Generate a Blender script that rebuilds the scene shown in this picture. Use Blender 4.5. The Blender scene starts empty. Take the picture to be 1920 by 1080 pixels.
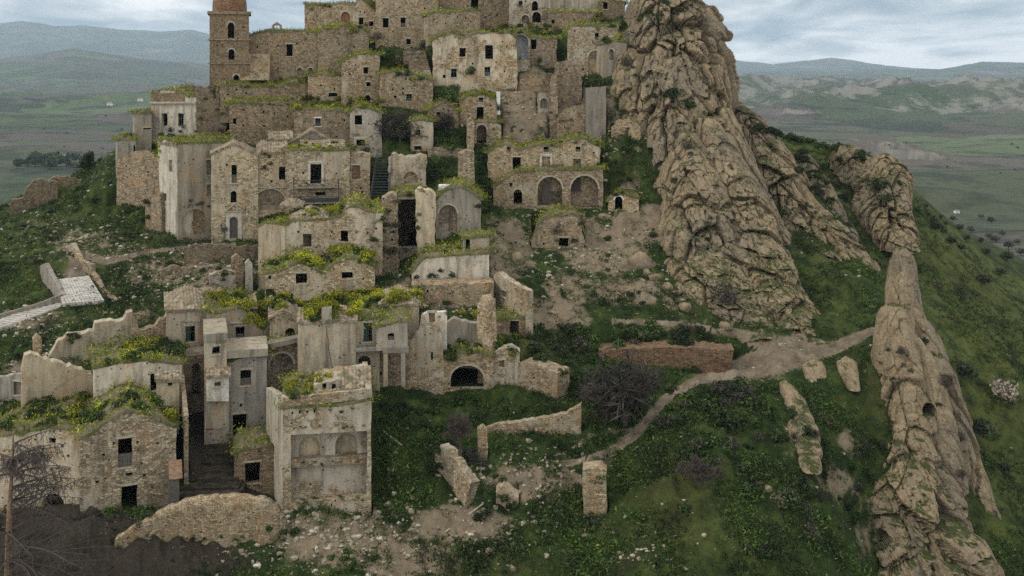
import bpy, bmesh, math, random
import numpy as np
from mathutils import Vector, Matrix
from mathutils.geometry import tessellate_polygon

random.seed(7)
RNG = np.random.default_rng(11)
SC = bpy.context.scene
COL = SC.collection

# ------------------------------------------------------------------ camera, sky, sun, exposure
F = 2000.0                       # focal length in pixels of the 1920-wide photograph
HOR = 130.0                      # photo row of the horizon: level camera, lens shifted down (the walls stand upright in the photograph)
CZ = 50.0                        # camera height
CAMP = Vector((0, 0, CZ))
cam_d = bpy.data.cameras.new("camera")
cam = bpy.data.objects.new("camera", cam_d)
COL.objects.link(cam)
cam.location = CAMP
cam.rotation_euler = (math.pi / 2, 0, 0)
cam_d.shift_y = -(540 - HOR) / 1920
cam_d.sensor_width = 36
cam_d.lens = 36 * F / 1920
cam_d.clip_start = 1
cam_d.clip_end = 120000
SC.camera = cam

SUN_EL, SUN_AZ = math.radians(44), math.radians(-104)   # azimuth from +Y, clockwise; behind the camera, to the left
world = bpy.data.worlds.new("World")
SC.world = world
world.use_nodes = True


def build_world():
    nt = world.node_tree
    nt.nodes.clear()
    N, L = nt.nodes.new, nt.links.new
    out = N("ShaderNodeOutputWorld")
    bg = N("ShaderNodeBackground")
    sky = N("ShaderNodeTexSky")
    sky.sky_type = 'NISHITA'
    sky.sun_disc = False
    sky.sun_elevation = SUN_EL
    sky.sun_rotation = SUN_AZ
    sky.dust_density = 3.0
    skb = N("ShaderNodeVectorMath"); skb.operation = 'SCALE'; skb.inputs['Scale'].default_value = 0.085
    L(sky.outputs[0], skb.inputs[0])
    tc = N("ShaderNodeTexCoord")
    # project the view direction on a cloud deck
    sep = N("ShaderNodeSeparateXYZ"); L(tc.outputs['Generated'], sep.inputs[0])
    ab = N("ShaderNodeMath"); ab.operation = 'ABSOLUTE'; L(sep.outputs[2], ab.inputs[0])
    ad = N("ShaderNodeMath"); ad.operation = 'ADD'; ad.inputs[1].default_value = 0.13; L(ab.outputs[0], ad.inputs[0])
    cmb = N("ShaderNodeCombineXYZ")
    for i in (0, 1, 2):
        L(ad.outputs[0], cmb.inputs[i])
    dv = N("ShaderNodeVectorMath"); dv.operation = 'DIVIDE'
    L(tc.outputs['Generated'], dv.inputs[0]); L(cmb.outputs[0], dv.inputs[1])
    mp = N("ShaderNodeMapping"); mp.inputs['Location'].default_value = (3.6, 1.1, 0); mp.inputs['Scale'].default_value = (0.8, 0.55, 1)
    L(dv.outputs[0], mp.inputs[0])
    n1 = N("ShaderNodeTexNoise"); n1.inputs['Scale'].default_value = 2.1; n1.inputs['Detail'].default_value = 8
    n1.inputs['Roughness'].default_value = 0.52; n1.inputs['Distortion'].default_value = 0.35
    L(mp.outputs[0], n1.inputs[0])
    n2 = N("ShaderNodeTexNoise"); n2.inputs['Scale'].default_value = 0.33; n2.inputs['Detail'].default_value = 3
    L(mp.outputs[0], n2.inputs[0])
    mxn = N("ShaderNodeMath"); mxn.operation = 'MULTIPLY_ADD'; mxn.inputs[1].default_value = 0.6
    hlf = N("ShaderNodeMath"); hlf.operation = 'MULTIPLY'; hlf.inputs[1].default_value = 0.4
    L(n2.outputs[0], hlf.inputs[0]); L(n1.outputs[0], mxn.inputs[0]); L(hlf.outputs[0], mxn.inputs[2])
    rp = N("ShaderNodeValToRGB")
    rp.color_ramp.elements[0].position = 0.40; rp.color_ramp.elements[0].color = (0.36, 0.45, 0.53, 1)
    rp.color_ramp.elements[1].position = 0.57; rp.color_ramp.elements[1].color = (1.30, 1.30, 1.30, 1)
    e = rp.color_ramp.elements.new(0.48); e.color = (0.70, 0.765, 0.81, 1)
    L(mxn.outputs[0], rp.inputs[0])
    # an overcast deck is brighter overhead than at the horizon
    el = N("ShaderNodeMath"); el.operation = 'MULTIPLY_ADD'; el.inputs[1].default_value = 0.55; el.inputs[2].default_value = 1.2
    L(ab.outputs[0], el.inputs[0])
    cl = N("ShaderNodeVectorMath"); cl.operation = 'SCALE'; L(rp.outputs[0], cl.inputs[0]); L(el.outputs[0], cl.inputs['Scale'])
    mix = N("ShaderNodeMixRGB"); mix.inputs[0].default_value = 0.88
    L(skb.outputs[0], mix.inputs[1]); L(cl.outputs[0], mix.inputs[2])
    L(mix.outputs[0], bg.inputs[0]); bg.inputs[1].default_value = SKY_STRENGTH
    L(bg.outputs[0], out.inputs[0])


SKY_STRENGTH = 0.88
build_world()
sun_d = bpy.data.lights.new("sun", 'SUN')
sun_d.energy = 1.5
sun_d.angle = math.radians(10)
sun_d.color = (1.0, 0.93, 0.82)
sun = bpy.data.objects.new("sun", sun_d)
COL.objects.link(sun)
sd = Vector((math.sin(SUN_AZ) * math.cos(SUN_EL), math.cos(SUN_AZ) * math.cos(SUN_EL), math.sin(SUN_EL)))
sun.rotation_euler = (-sd).to_track_quat('-Z', 'Y').to_euler()
SC.view_settings.view_transform = 'Standard'
SC.view_settings.look = 'None'
SC.view_settings.gamma = 1
SC.view_settings.exposure = -0.08
SC.view_settings.use_curve_mapping = False
SC.render.engine = 'CYCLES'
SC.cycles.max_bounces = 4
SC.cycles.diffuse_bounces = 1
SC.cycles.glossy_bounces = 1
SC.cycles.transmission_bounces = 1
SC.cycles.volume_bounces = 2
SC.cycles.transparent_max_bounces = 4
SC.cycles.sample_clamp_indirect = 1.0
SC.cycles.use_denoising = False
SC.cycles.caustics_reflective = False
SC.cycles.caustics_refractive = False

# ------------------------------------------------------------------ pixel -> direction helpers
def ray(px, py):
    return Vector(((px - 960) / F, 1.0, (HOR - py) / F))


def P(px, py, Y):
    d = ray(px, py)
    return CAMP + d * (Y / d.y)


def project(p):
    """world -> photo pixels, arrays"""
    x, y, z = p[..., 0], p[..., 1], p[..., 2] - CZ
    return 960 + F * x / y, HOR - F * z / y


# ------------------------------------------------------------------ numpy gradient noise
def _hash(i, j, k, seed):
    h = (i * 374761393 + j * 668265263 + k * 2147483647 + seed * 1274126177) & 0xFFFFFFFF
    h = ((h ^ (h >> 13)) * 1274126177) & 0xFFFFFFFF
    return ((h ^ (h >> 16)) & 0xFFFF) / 32767.5 - 1.0


def noise3(x, y, z, seed=0):
    x, y, z = np.broadcast_arrays(np.asarray(x, float), np.asarray(y, float), np.asarray(z, float))
    xi, yi, zi = np.floor(x).astype(np.int64), np.floor(y).astype(np.int64), np.floor(z).astype(np.int64)
    fx, fy, fz = x - xi, y - yi, z - zi
    sx, sy, sz = (t * t * (3 - 2 * t) for t in (fx, fy, fz))
    r = 0
    for a in (0, 1):
        wx = sx if a else 1 - sx
        for b in (0, 1):
            wy = sy if b else 1 - sy
            for c in (0, 1):
                wz = sz if c else 1 - sz
                r = r + wx * wy * wz * _hash(xi + a, yi + b, zi + c, seed)
    return r


def fbm(x, y, z=0.0, oct=4, seed=0, gain=0.5):
    a, r, f = 1.0, 0, 1.0
    for o in range(oct):
        r = r + a * noise3(x * f + 13.7 * o, y * f - 7.1 * o, np.asarray(z) * f + 3.3 * o, seed + o)
        a *= gain
        f *= 2.03
    return r


def ridged(x, y, z=0.0, oct=4, seed=0):
    a, r, f = 1.0, 0, 1.0
    for o in range(oct):
        r = r + a * (1 - 2 * np.abs(noise3(x * f + 5.1 * o, y * f, np.asarray(z) * f, seed + o)))
        a *= 0.5
        f *= 2.1
    return r


def facets(x, y, z, seed):
    """cellular noise: (random tilted plane of the nearest cell, distance to the cell's border)"""
    xi, yi, zi = np.floor(x).astype(np.int64), np.floor(y).astype(np.int64), np.floor(z).astype(np.int64)
    f1 = np.full(x.shape, 9.0); f2 = np.full(x.shape, 9.0); val = np.zeros(x.shape)
    for a in (-1, 0, 1):
        for b in (-1, 0, 1):
            for c in (-1, 0, 1):
                i, j, k = xi + a, yi + b, zi + c
                cx = i + .5 + .46 * _hash(i, j, k, seed); cy = j + .5 + .46 * _hash(i, j, k, seed + 1); cz = k + .5 + .46 * _hash(i, j, k, seed + 2)
                d = np.sqrt((x - cx) ** 2 + (y - cy) ** 2 + (z - cz) ** 2)
                v = _hash(i, j, k, seed + 3) * .6 + (x - cx) * _hash(i, j, k, seed + 4) * 1.2 + (y - cy) * _hash(i, j, k, seed + 5) * .8 + (z - cz) * _hash(i, j, k, seed + 6) * .7
                near = d < f1
                f2 = np.where(near, f1, np.minimum(f2, d)); val = np.where(near, v, val); f1 = np.where(near, d, f1)
    return val, f2 - f1


# ------------------------------------------------------------------ objects and meshes
def tag(o, label=None, cat=None, group=None, kind=None):
    if label: o['label'] = label
    if cat: o['category'] = cat
    if group: o['group'] = group
    if kind: o['kind'] = kind
    return o


def empty(name, loc, label=None, cat=None, group=None):
    o = bpy.data.objects.new(name, None)
    o.empty_display_size = 0.5
    o.location = loc
    COL.objects.link(o)
    return tag(o, label, cat, group)


def link(name, me, parent=None):
    o = bpy.data.objects.new(name, me)
    COL.objects.link(o)
    if parent is not None:
        o.parent = parent
        o.matrix_parent_inverse = Matrix.Translation(parent.location).inverted() if parent.rotation_euler.z == 0 else parent.matrix_basis.inverted()
    return o


def box_uv(me):
    """uv in metres: u along the face's own horizontal, v = height (or x, y on level faces)"""
    nl = len(me.loops)
    if not nl:
        return
    co = np.empty(len(me.vertices) * 3); me.vertices.foreach_get('co', co); co = co.reshape(-1, 3)
    vi = np.empty(nl, np.int32); me.loops.foreach_get('vertex_index', vi)
    npol = len(me.polygons)
    nrm = np.empty(npol * 3); me.polygons.foreach_get('normal', nrm); nrm = nrm.reshape(-1, 3)
    tot = np.empty(npol, np.int32); me.polygons.foreach_get('loop_total', tot)
    pn = np.repeat(nrm, tot, axis=0)
    p = co[vi]
    h = np.stack([-pn[:, 1], pn[:, 0]], 1)
    ln = np.linalg.norm(h, axis=1); ln[ln < 1e-6] = 1
    h /= ln[:, None]
    level = np.abs(pn[:, 2]) > 0.75
    u = np.where(level, p[:, 0], p[:, 0] * h[:, 0] + p[:, 1] * h[:, 1])
    v = np.where(level, p[:, 1], p[:, 2])
    uv = me.uv_layers.new(name="UVMap")
    uv.data.foreach_set('uv', np.stack([u, v], 1).astype(np.float32).ravel())


class MB:
    def __init__(self):
        self.v, self.f, self.m = [], [], []

    def add(self, pts, faces, mi=0):
        b = len(self.v)
        self.v += [tuple(p) for p in pts]
        for f in faces:
            self.f.append([b + i for i in f])
            self.m.append(mi)

    def quad(self, a, b, c, d, mi=0):
        self.add([a, b, c, d], [(0, 1, 2, 3)], mi)

    def prism(self, bottom, top, mi=0):
        n = len(bottom)
        fs = [tuple(range(n))[::-1], tuple(range(n, 2 * n))]
        fs += [(i, (i + 1) % n, n + (i + 1) % n, n + i) for i in range(n)]
        self.add(list(bottom) + list(top), fs, mi)

    def box(self, o, a, b, c, mi=0):
        """corner o, edge vectors a (along), b (back), c (up)"""
        self.prism([o, o + a, o + a + b, o + b], [o + c, o + a + c, o + a + b + c, o + b + c], mi)

    def tube(self, p, q, r0, r1, n=5, mi=0):
        p, q = Vector(p), Vector(q)
        d = (q - p)
        if d.length < 1e-6: return
        d.normalize()
        a = d.orthogonal().normalized(); b = d.cross(a)
        A = [p + (a * math.cos(t) + b * math.sin(t)) * r0 for t in [2 * math.pi * i / n for i in range(n)]]
        B_ = [q + (a * math.cos(t) + b * math.sin(t)) * r1 for t in [2 * math.pi * i / n for i in range(n)]]
        self.prism(A, B_, mi)

    def mesh(self, name, mats, smooth=False, uv=True):
        me = bpy.data.meshes.new(name)
        me.from_pydata(self.v, [], self.f)
        for m in (mats if isinstance(mats, (list, tuple)) else [mats]):
            me.materials.append(m)
        if any(self.m):
            me.polygons.foreach_set('material_index', self.m)
        if smooth:
            me.polygons.foreach_set('use_smooth', [True] * len(self.f))
        if uv: box_uv(me)
        me.update()
        return me

    def build(self, name, mats, parent=None, smooth=False, uv=True):
        return link(name, self.mesh(name, mats, smooth, uv), parent)


def grid_mesh(name, V, mats, smooth=True, closed_u=False, uv=False):
    """V: (rows, cols, 3)"""
    r, c = V.shape[:2]
    me = bpy.data.meshes.new(name)
    idx = np.arange(r * c).reshape(r, c)
    if closed_u:
        idx = np.concatenate([idx, idx[:, :1]], 1)
    q = np.stack([idx[:-1, :-1], idx[:-1, 1:], idx[1:, 1:], idx[1:, :-1]], -1).reshape(-1, 4)
    n = len(q)
    me.vertices.add(r * c); me.vertices.foreach_set('co', V.astype(np.float32).ravel())
    me.loops.add(n * 4); me.loops.foreach_set('vertex_index', q.astype(np.int32).ravel())
    me.polygons.add(n)
    me.polygons.foreach_set('loop_start', np.arange(0, n * 4, 4, dtype=np.int32))
    me.polygons.foreach_set('use_smooth', np.full(n, smooth))
    for m in (mats if isinstance(mats, (list, tuple)) else [mats]):
        me.materials.append(m)
    me.update(calc_edges=True)
    if uv: box_uv(me)
    return me


def tri_mesh(name, V, faces, mats, midx=None, smooth=False):
    """V (n,3), faces (m,k) arrays"""
    me = bpy.data.meshes.new(name)
    m, k = faces.shape
    me.vertices.add(len(V)); me.vertices.foreach_set('co', V.astype(np.float32).ravel())
    me.loops.add(m * k); me.loops.foreach_set('vertex_index', faces.astype(np.int32).ravel())
    me.polygons.add(m)
    me.polygons.foreach_set('loop_start', np.arange(0, m * k, k, dtype=np.int32))
    me.polygons.foreach_set('use_smooth', np.full(m, smooth))
    for mt in (mats if isinstance(mats, (list, tuple)) else [mats]):
        me.materials.append(mt)
    if midx is not None:
        me.polygons.foreach_set('material_index', midx.astype(np.int32))
    me.update(calc_edges=True)
    return me

# ------------------------------------------------------------------ materials
class NT:
    def __init__(self, name, rough=0.95):
        self.m = bpy.data.materials.new(name)
        self.m.use_nodes = True
        self.t = self.m.node_tree
        self.b = self.t.nodes['Principled BSDF']
        self.b.inputs['Roughness'].default_value = rough
        self.b.inputs['Specular IOR Level'].default_value = 0.15
        self._tc = None

    def n(self, typ, **kw):
        nd = self.t.nodes.new('ShaderNode' + typ)
        for k, v in kw.items():
            setattr(nd, k, v)
        return nd

    def l(self, a, b):
        self.t.links.new(a, b)

    def put(self, sock, v):
        if hasattr(v, 'is_output') or hasattr(v, 'links'):
            self.l(v, sock)
        else:
            sock.default_value = v

    def tc(self, which='Object'):
        if self._tc is None: self._tc = self.n('TexCoord')
        return self._tc.outputs[which]

    def geo(self, which):
        return self.n('NewGeometry').outputs[which]

    def mapping(self, vec, scale=(1, 1, 1), rot=(0, 0, 0), loc=(0, 0, 0)):
        m = self.n('Mapping'); self.l(vec, m.inputs[0])
        m.inputs['Scale'].default_value = scale; m.inputs['Rotation'].default_value = rot; m.inputs['Location'].default_value = loc
        return m.outputs[0]

    def noise(self, vec, scale, detail=4, rough=0.55, dist=0.0):
        n = self.n('TexNoise'); self.l(vec, n.inputs['Vector'])
        n.inputs['Scale'].default_value = scale; n.inputs['Detail'].default_value = detail
        n.inputs['Roughness'].default_value = rough; n.inputs['Distortion'].default_value = dist
        return n.outputs['Fac']

    def voro(self, vec, scale, feature='F1', out='Distance', dims='3D', rand=1.0):
        n = self.n('TexVoronoi', feature=feature, voronoi_dimensions=dims)
        self.l(vec, n.inputs['Vector']); n.inputs['Scale'].default_value = scale
        n.inputs['Randomness'].default_value = rand
        return n.outputs[out]

    def ramp(self, v, stops):
        r = self.n('ValToRGB'); self.l(v, r.inputs[0])
        e = r.color_ramp.elements
        while len(e) < len(stops): e.new(0.5)
        for el, (p, c) in zip(e, stops):
            el.position = p
            el.color = (*c, 1) if isinstance(c, (tuple, list)) else (c, c, c, 1)
        return r.outputs[0]

    def sm(self, v, lo, hi):
        n = self.n('MapRange', interpolation_type='SMOOTHSTEP'); self.l(v, n.inputs['Value'])
        n.inputs['From Min'].default_value = lo; n.inputs['From Max'].default_value = hi
        return n.outputs[0]

    def math(self, op, a, b=0.0, clamp=False):
        n = self.n('Math', operation=op); n.use_clamp = clamp
        self.put(n.inputs[0], a); self.put(n.inputs[1], b)
        return n.outputs[0]

    def mix(self, f, a, b, mode='MIX'):
        n = self.n('MixRGB', blend_type=mode)
        self.put(n.inputs[0], f)
        for s, v in ((n.inputs[1], a), (n.inputs[2], b)):
            if isinstance(v, (tuple, list)): s.default_value = (*v[:3], 1)
            elif isinstance(v, (int, float)): s.default_value = (v, v, v, 1)
            else: self.l(v, s)
        return n.outputs[0]

    def col(self, c):
        self.put(self.b.inputs['Base Color'], c if not isinstance(c, tuple) else (*c, 1))

    def bump(self, h, strength=0.5, dist=0.1):
        n = self.n('Bump'); self.l(h, n.inputs['Height'])
        n.inputs['Strength'].default_value = strength; n.inputs['Distance'].default_value = dist
        self.l(n.outputs[0], self.b.inputs['Normal'])


def masonry(name, stone, plaster, amount, size=1.0, dirt=0.5, warm=(0.30, 0.20, 0.11), pits=1.0):
    """rubble stone walling with the remains of plaster; amount 0 bare .. 1 all plaster"""
    t = NT(name)
    uv, ob = t.tc('UV'), t.tc('Object')
    wob = t.n('VectorMath', operation='ADD')
    nz = t.n('TexNoise'); t.l(ob, nz.inputs['Vector']); nz.inputs['Scale'].default_value = 1.3; nz.inputs['Detail'].default_value = 2
    sc = t.n('VectorMath', operation='SCALE'); t.l(nz.outputs['Color'], sc.inputs[0]); sc.inputs['Scale'].default_value = 0.22
    t.l(uv, wob.inputs[0]); t.l(sc.outputs[0], wob.inputs[1])
    uvs = t.mapping(wob.outputs[0], (2.9 / size, 5.6 / size, 1))
    cell = t.voro(uvs, 1.0, 'F1', 'Color', '2D', 0.85)
    edge = t.voro(uvs, 1.0, 'DISTANCE_TO_EDGE', 'Distance', '2D', 0.85)
    sep = t.n('SeparateColor'); t.l(cell, sep.inputs[0])
    big = t.noise(ob, 0.22, 5, 0.6)
    mid = t.noise(ob, 1.1, 5, 0.65)
    fine = t.noise(ob, 7.0, 4, 0.7)
    # stones
    tone = t.ramp(sep.outputs[0], [(0.0, tuple(0.48 * c for c in stone)), (0.45, stone), (0.85, tuple(min(.8, 1.35 * c) for c in stone)), (1.0, tuple(min(.8, 1.75 * c) for c in stone))])
    c = t.mix(t.sm(sep.outputs[1], 0.72, 1.0), tone, warm)
    joint = t.sm(edge, 0.0, 0.07)
    c = t.mix(t.math('MULTIPLY', t.math('SUBTRACT', 1.0, joint), 0.6), c, tuple(0.34 * s for s in stone))
    c = t.mix(t.math('MULTIPLY', t.sm(mid, 0.45, 0.72), 0.7), c, tuple(0.85 * p + 0.15 * s for p, s in zip(plaster, stone)))
    c = t.mix(t.math('MULTIPLY', t.sm(fine, 0.50, 0.72), 0.55), c, tuple(0.3 * s for s in stone))
    # plaster
    pn = t.math('ADD', t.math('MULTIPLY', big, 0.75), t.math('MULTIPLY', mid, 0.4))
    thr = 0.755 - 0.44 * amount
    pm = t.sm(pn, thr, thr + 0.07)
    ps = t.noise(t.mapping(ob, (1.4, 1.4, 0.22)), 1.0, 5, 0.65)
    pcol = t.mix(t.sm(ps, 0.40, 0.70), plaster, tuple(0.46 * p for p in plaster))
    pcol = t.mix(t.math('MULTIPLY', t.sm(t.noise(ob, 0.75, 6, 0.7), 0.48, 0.62), 0.6), pcol, (0.25, 0.215, 0.155))
    pcol = t.mix(t.sm(fine, 0.35, 0.75), pcol, tuple(0.82 * p for p in plaster))
    c = t.mix(pm, c, pcol)
    # damp streaks, lichen, stains
    st = t.noise(t.mapping(ob, (1.0, 1.0, 0.14), loc=(3, 7, 1)), 1.0, 5, 0.7)
    c = t.mix(t.math('MULTIPLY', t.sm(st, 0.50, 0.70), 1.1 * dirt, ), c, (0.06, 0.052, 0.04))
    c = t.mix(t.math('MULTIPLY', t.sm(t.noise(ob, 0.5, 4, 0.6), 0.50, 0.72), 0.55), c, tuple(1.5 * w for w in warm))
    # lost stones and small putlog holes: the shade inside them painted as dark dots
    pit = t.voro(t.mapping(uv, (0.8, 0.9, 1)), 1.0, 'F1', 'Distance', '2D')
    pitm = t.math('MULTIPLY', t.math('SUBTRACT', 1.0, t.sm(pit, 0.05, 0.085)), pits)
    pit2 = t.math('MULTIPLY', pitm, t.sm(t.noise(ob, 0.7, 2), 0.50, 0.58))
    c = t.mix(t.math('MULTIPLY', pit2, 0.85), c, (0.02, 0.017, 0.013))
    oi = t.n('ObjectInfo').outputs['Random']
    c = t.mix(1.0, c, t.ramp(oi, [(0, (0.72, 0.70, 0.68)), (0.35, (0.98, 0.93, 0.84)), (0.65, (0.92, 0.92, 0.92)), (1, (1.2, 1.13, 1.0))]), 'MULTIPLY')
    t.col(c)
    h = t.math('ADD', t.math('MULTIPLY', joint, t.math('SUBTRACT', 1.0, t.math('MULTIPLY', pm, 0.85))), t.math('MULTIPLY', fine, 0.7))
    h = t.math('ADD', h, t.math('MULTIPLY', sep.outputs[2], 0.5))
    h = t.math('SUBTRACT', t.math('ADD', h, t.math('MULTIPLY', pm, 0.8)), t.math('MULTIPLY', pit2, 2.0))
    t.bump(h, 0.9, 0.07)
    return t.m


M = {}
M['tan'] = masonry('tan_rubble', (0.37, 0.30, 0.20), (0.50, 0.44, 0.335), 0.32, dirt=0.35)
M['chapel'] = masonry('pale_rubble', (0.43, 0.355, 0.235), (0.55, 0.48, 0.35), 0.40, dirt=0.28)
M['brown'] = masonry('brown_rubble', (0.30, 0.24, 0.165), (0.40, 0.345, 0.255), 0.26, dirt=0.5)
M['tower'] = masonry('tower_brick', (0.285, 0.222, 0.15), (0.34, 0.275, 0.19), 0.15, size=0.8, dirt=0.35, pits=0.5)
M['grey'] = masonry('grey_plaster', (0.31, 0.265, 0.20), (0.41, 0.375, 0.31), 0.82, dirt=0.55)
M['cream'] = masonry('cream_plaster', (0.38, 0.31, 0.205), (0.55, 0.475, 0.345), 0.78, dirt=0.55)
M['white'] = masonry('white_plaster', (0.40, 0.35, 0.27), (0.64, 0.595, 0.50), 0.82, dirt=0.55)
M['limewash'] = masonry('limewash', (0.5, 0.46, 0.4), (0.74, 0.72, 0.67), 1.0, dirt=0.25, pits=0.2)
M['mixed'] = masonry('patchy_plaster', (0.35, 0.285, 0.19), (0.55, 0.49, 0.39), 0.52, dirt=0.5)
M['red'] = masonry('red_earth_wall', (0.20, 0.135, 0.085), (0.25, 0.175, 0.115), 0.25, dirt=0.5, warm=(0.22, 0.12, 0.065))
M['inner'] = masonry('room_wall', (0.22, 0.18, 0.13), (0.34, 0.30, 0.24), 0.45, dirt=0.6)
M['niche'] = masonry('pale_blue_plaster', (0.42, 0.40, 0.37), (0.62, 0.68, 0.74), 0.80, dirt=0.4)
M['brick'] = masonry('red_brick_plaster', (0.26, 0.11, 0.07), (0.36, 0.14, 0.09), 0.5, size=0.6, dirt=0.5)
M['concrete'] = masonry('old_concrete', (0.28, 0.255, 0.21), (0.37, 0.34, 0.285), 0.95, dirt=0.6, pits=0.3)


def plain(name, c, var=0.3, rough=0.9, scale=3.0, bump=0.3):
    t = NT(name, rough)
    n = t.noise(t.tc('Object'), scale, 5, 0.65)
    t.col(t.mix(t.sm(n, 0.3, 0.7), tuple(x * (1 - var) for x in c), tuple(x * (1 + var) for x in c)))
    if bump: t.bump(n, bump, 0.05)
    return t.m


M['trim'] = plain('trim_stone', (0.40, 0.35, 0.26), 0.3)
M['whitetrim'] = plain('limewashed_trim', (0.66, 0.64, 0.58), 0.12)
M['palestone'] = plain('pale_dressed_stone', (0.50, 0.45, 0.355), 0.25)
M['wood'] = plain('grey_wood', (0.13, 0.115, 0.095), 0.35, scale=6)
M['greenwood'] = plain('green_wood', (0.045, 0.07, 0.062), 0.35, scale=6)
M['metal'] = plain('dark_steel', (0.05, 0.055, 0.06), 0.2, 0.5)
M['bark'] = plain('bark', (0.075, 0.06, 0.05), 0.4, scale=8)
M['palebark'] = plain('pale_bark', (0.20, 0.13, 0.08), 0.4, scale=4)
M['earthstep'] = plain('trodden_earth', (0.045, 0.036, 0.025), 0.55, scale=1.6, bump=0.8)
M['whitepaint'] = plain('white_paint', (0.75, 0.75, 0.73), 0.08)
M['pavestone'] = plain('pale_paving', (0.42, 0.39, 0.34), 0.25, scale=1.5)


def tile_mat():
    t = NT('clay_tiles')
    ob = t.tc('Object')
    c = t.voro(ob, 3.2, 'F1', 'Color')
    s = t.n('SeparateColor'); t.l(c, s.inputs[0])
    col = t.ramp(s.outputs[0], [(0, (0.11, 0.09, 0.062)), (0.5, (0.24, 0.19, 0.13)), (0.8, (0.36, 0.295, 0.205)), (1, (0.27, 0.17, 0.10))])
    n = t.noise(ob, 0.9, 5, 0.65)
    col = t.mix(t.sm(n, 0.48, 0.68), col, (0.13, 0.115, 0.06))
    t.col(col); t.bump(t.noise(ob, 5, 3), 0.4, 0.05)
    return t.m


M['tile'] = tile_mat()


def rooftop_mat():
    t = NT('weedy_rooftop')
    ob = t.tc('Object')
    n = t.noise(ob, 0.55, 6, 0.65); f = t.noise(ob, 4.5, 4, 0.7)
    col = t.ramp(n, [(0.32, (0.22, 0.18, 0.125)), (0.45, (0.15, 0.125, 0.075)), (0.56, (0.085, 0.095, 0.03)), (0.7, (0.055, 0.075, 0.02))])
    col = t.mix(t.sm(f, 0.45, 0.75), col, (0.20, 0.17, 0.115))
    t.col(col); t.bump(t.math('ADD', n, f), 0.9, 0.15)
    return t.m


M['rooftop'] = rooftop_mat()


def rock_mat():
    t = NT('conglomerate_rock')
    ob = t.tc('Object')
    big = t.noise(ob, 0.10, 5, 0.6)
    st = t.noise(t.mapping(ob, (0.9, 0.9, 0.16), rot=(0, math.radians(14), 0)), 1.0, 8, 0.72)
    mid = t.noise(ob, 0.9, 6, 0.7)
    fine = t.noise(ob, 5.0, 5, 0.75)
    peb = t.voro(ob, 4.5, 'F1', 'Distance')
    pc = t.voro(ob, 4.5, 'F1', 'Color')
    sep = t.n('SeparateColor'); t.l(pc, sep.inputs[0])
    c = t.ramp(st, [(0.30, (0.12, 0.095, 0.065)), (0.42, (0.27, 0.212, 0.138)), (0.55, (0.37, 0.295, 0.19)), (0.72, (0.46, 0.385, 0.27))])
    c = t.mix(t.math('MULTIPLY', t.sm(big, 0.46, 0.62), 0.7), c, (0.215, 0.19, 0.15))
    c = t.mix(t.math('MULTIPLY', t.sm(mid, 0.53, 0.70), 0.8), c, (0.115, 0.092, 0.064))
    c = t.mix(t.math('MULTIPLY', t.sm(fine, 0.52, 0.72), 0.55), c, (0.10, 0.085, 0.065))
    c = t.mix(t.math('MULTIPLY', t.sm(sep.outputs[0], 0.72, 0.95), 0.4), c, (0.46, 0.39, 0.28))
    pit = t.voro(t.mapping(ob, (0.42, 0.42, 0.26)), 1.0, 'F1', 'Distance')
    pm = t.math('MULTIPLY', t.math('SUBTRACT', 1.0, t.sm(pit, 0.10, 0.20)), t.sm(mid, 0.42, 0.52))
    c = t.mix(t.math('MULTIPLY', pm, 0.8), c, (0.035, 0.028, 0.02))
    # plants root where the rock is not too steep
    nz = t.n('SeparateXYZ'); t.l(t.geo('Normal'), nz.inputs[0])
    gr = t.math('ADD', nz.outputs[2], t.math('MULTIPLY', t.math('SUBTRACT', mid, 0.5), 1.3))
    gm = t.sm(gr, 0.74, 0.92)
    gcol = t.ramp(fine, [(0.35, (0.035, 0.05, 0.014)), (0.6, (0.065, 0.085, 0.022)), (0.75, (0.12, 0.115, 0.045))])
    c = t.mix(gm, c, gcol)
    tiny = t.noise(ob, 11.0, 4, 0.8)
    c = t.mix(t.math('MULTIPLY', t.sm(tiny, 0.50, 0.66), 0.45), c, (0.08, 0.066, 0.048))
    c = t.mix(t.math('MULTIPLY', t.sm(t.noise(ob, 8.0, 3, 0.7), 0.56, 0.70), 0.5), c, (0.47, 0.40, 0.29))
    fr = t.voro(t.mapping(ob, (1.0, 1.0, 0.45), rot=(0.2, 0.3, 0)), 1.1, 'DISTANCE_TO_EDGE', 'Distance')
    frm = t.sm(fr, 0.0, 0.045)
    c = t.mix(t.math('MULTIPLY', t.math('SUBTRACT', 1.0, frm), 0.22), c, (0.045, 0.036, 0.026))
    c = t.mix(1.0, c, (0.90, 0.86, 0.80), 'MULTIPLY')
    t.col(c)
    h = t.math('ADD', t.math('MULTIPLY', fine, 0.7), t.math('ADD', t.math('MULTIPLY', tiny, 0.5), t.math('MULTIPLY', frm, 0.12)))
    h = t.math('SUBTRACT', h, t.math('MULTIPLY', pm, 1.2))
    t.bump(h, 1.0, 0.2)
    return t.m


M['rock'] = rock_mat()


def stone_mat():
    t = NT('loose_stone')
    ob = t.tc('Object')
    r = t.geo('Random Per Island')
    c = t.ramp(r, [(0, (0.17, 0.135, 0.095)), (0.5, (0.32, 0.265, 0.19)), (0.85, (0.42, 0.36, 0.27)), (1, (0.54, 0.49, 0.40))])
    c = t.mix(t.sm(t.noise(ob, 2.2, 4), 0.45, 0.7), c, (0.15, 0.125, 0.09))
    t.col(c); t.bump(t.noise(ob, 4, 4), 0.6, 0.1)
    return t.m


M['stone'] = stone_mat()


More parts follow.
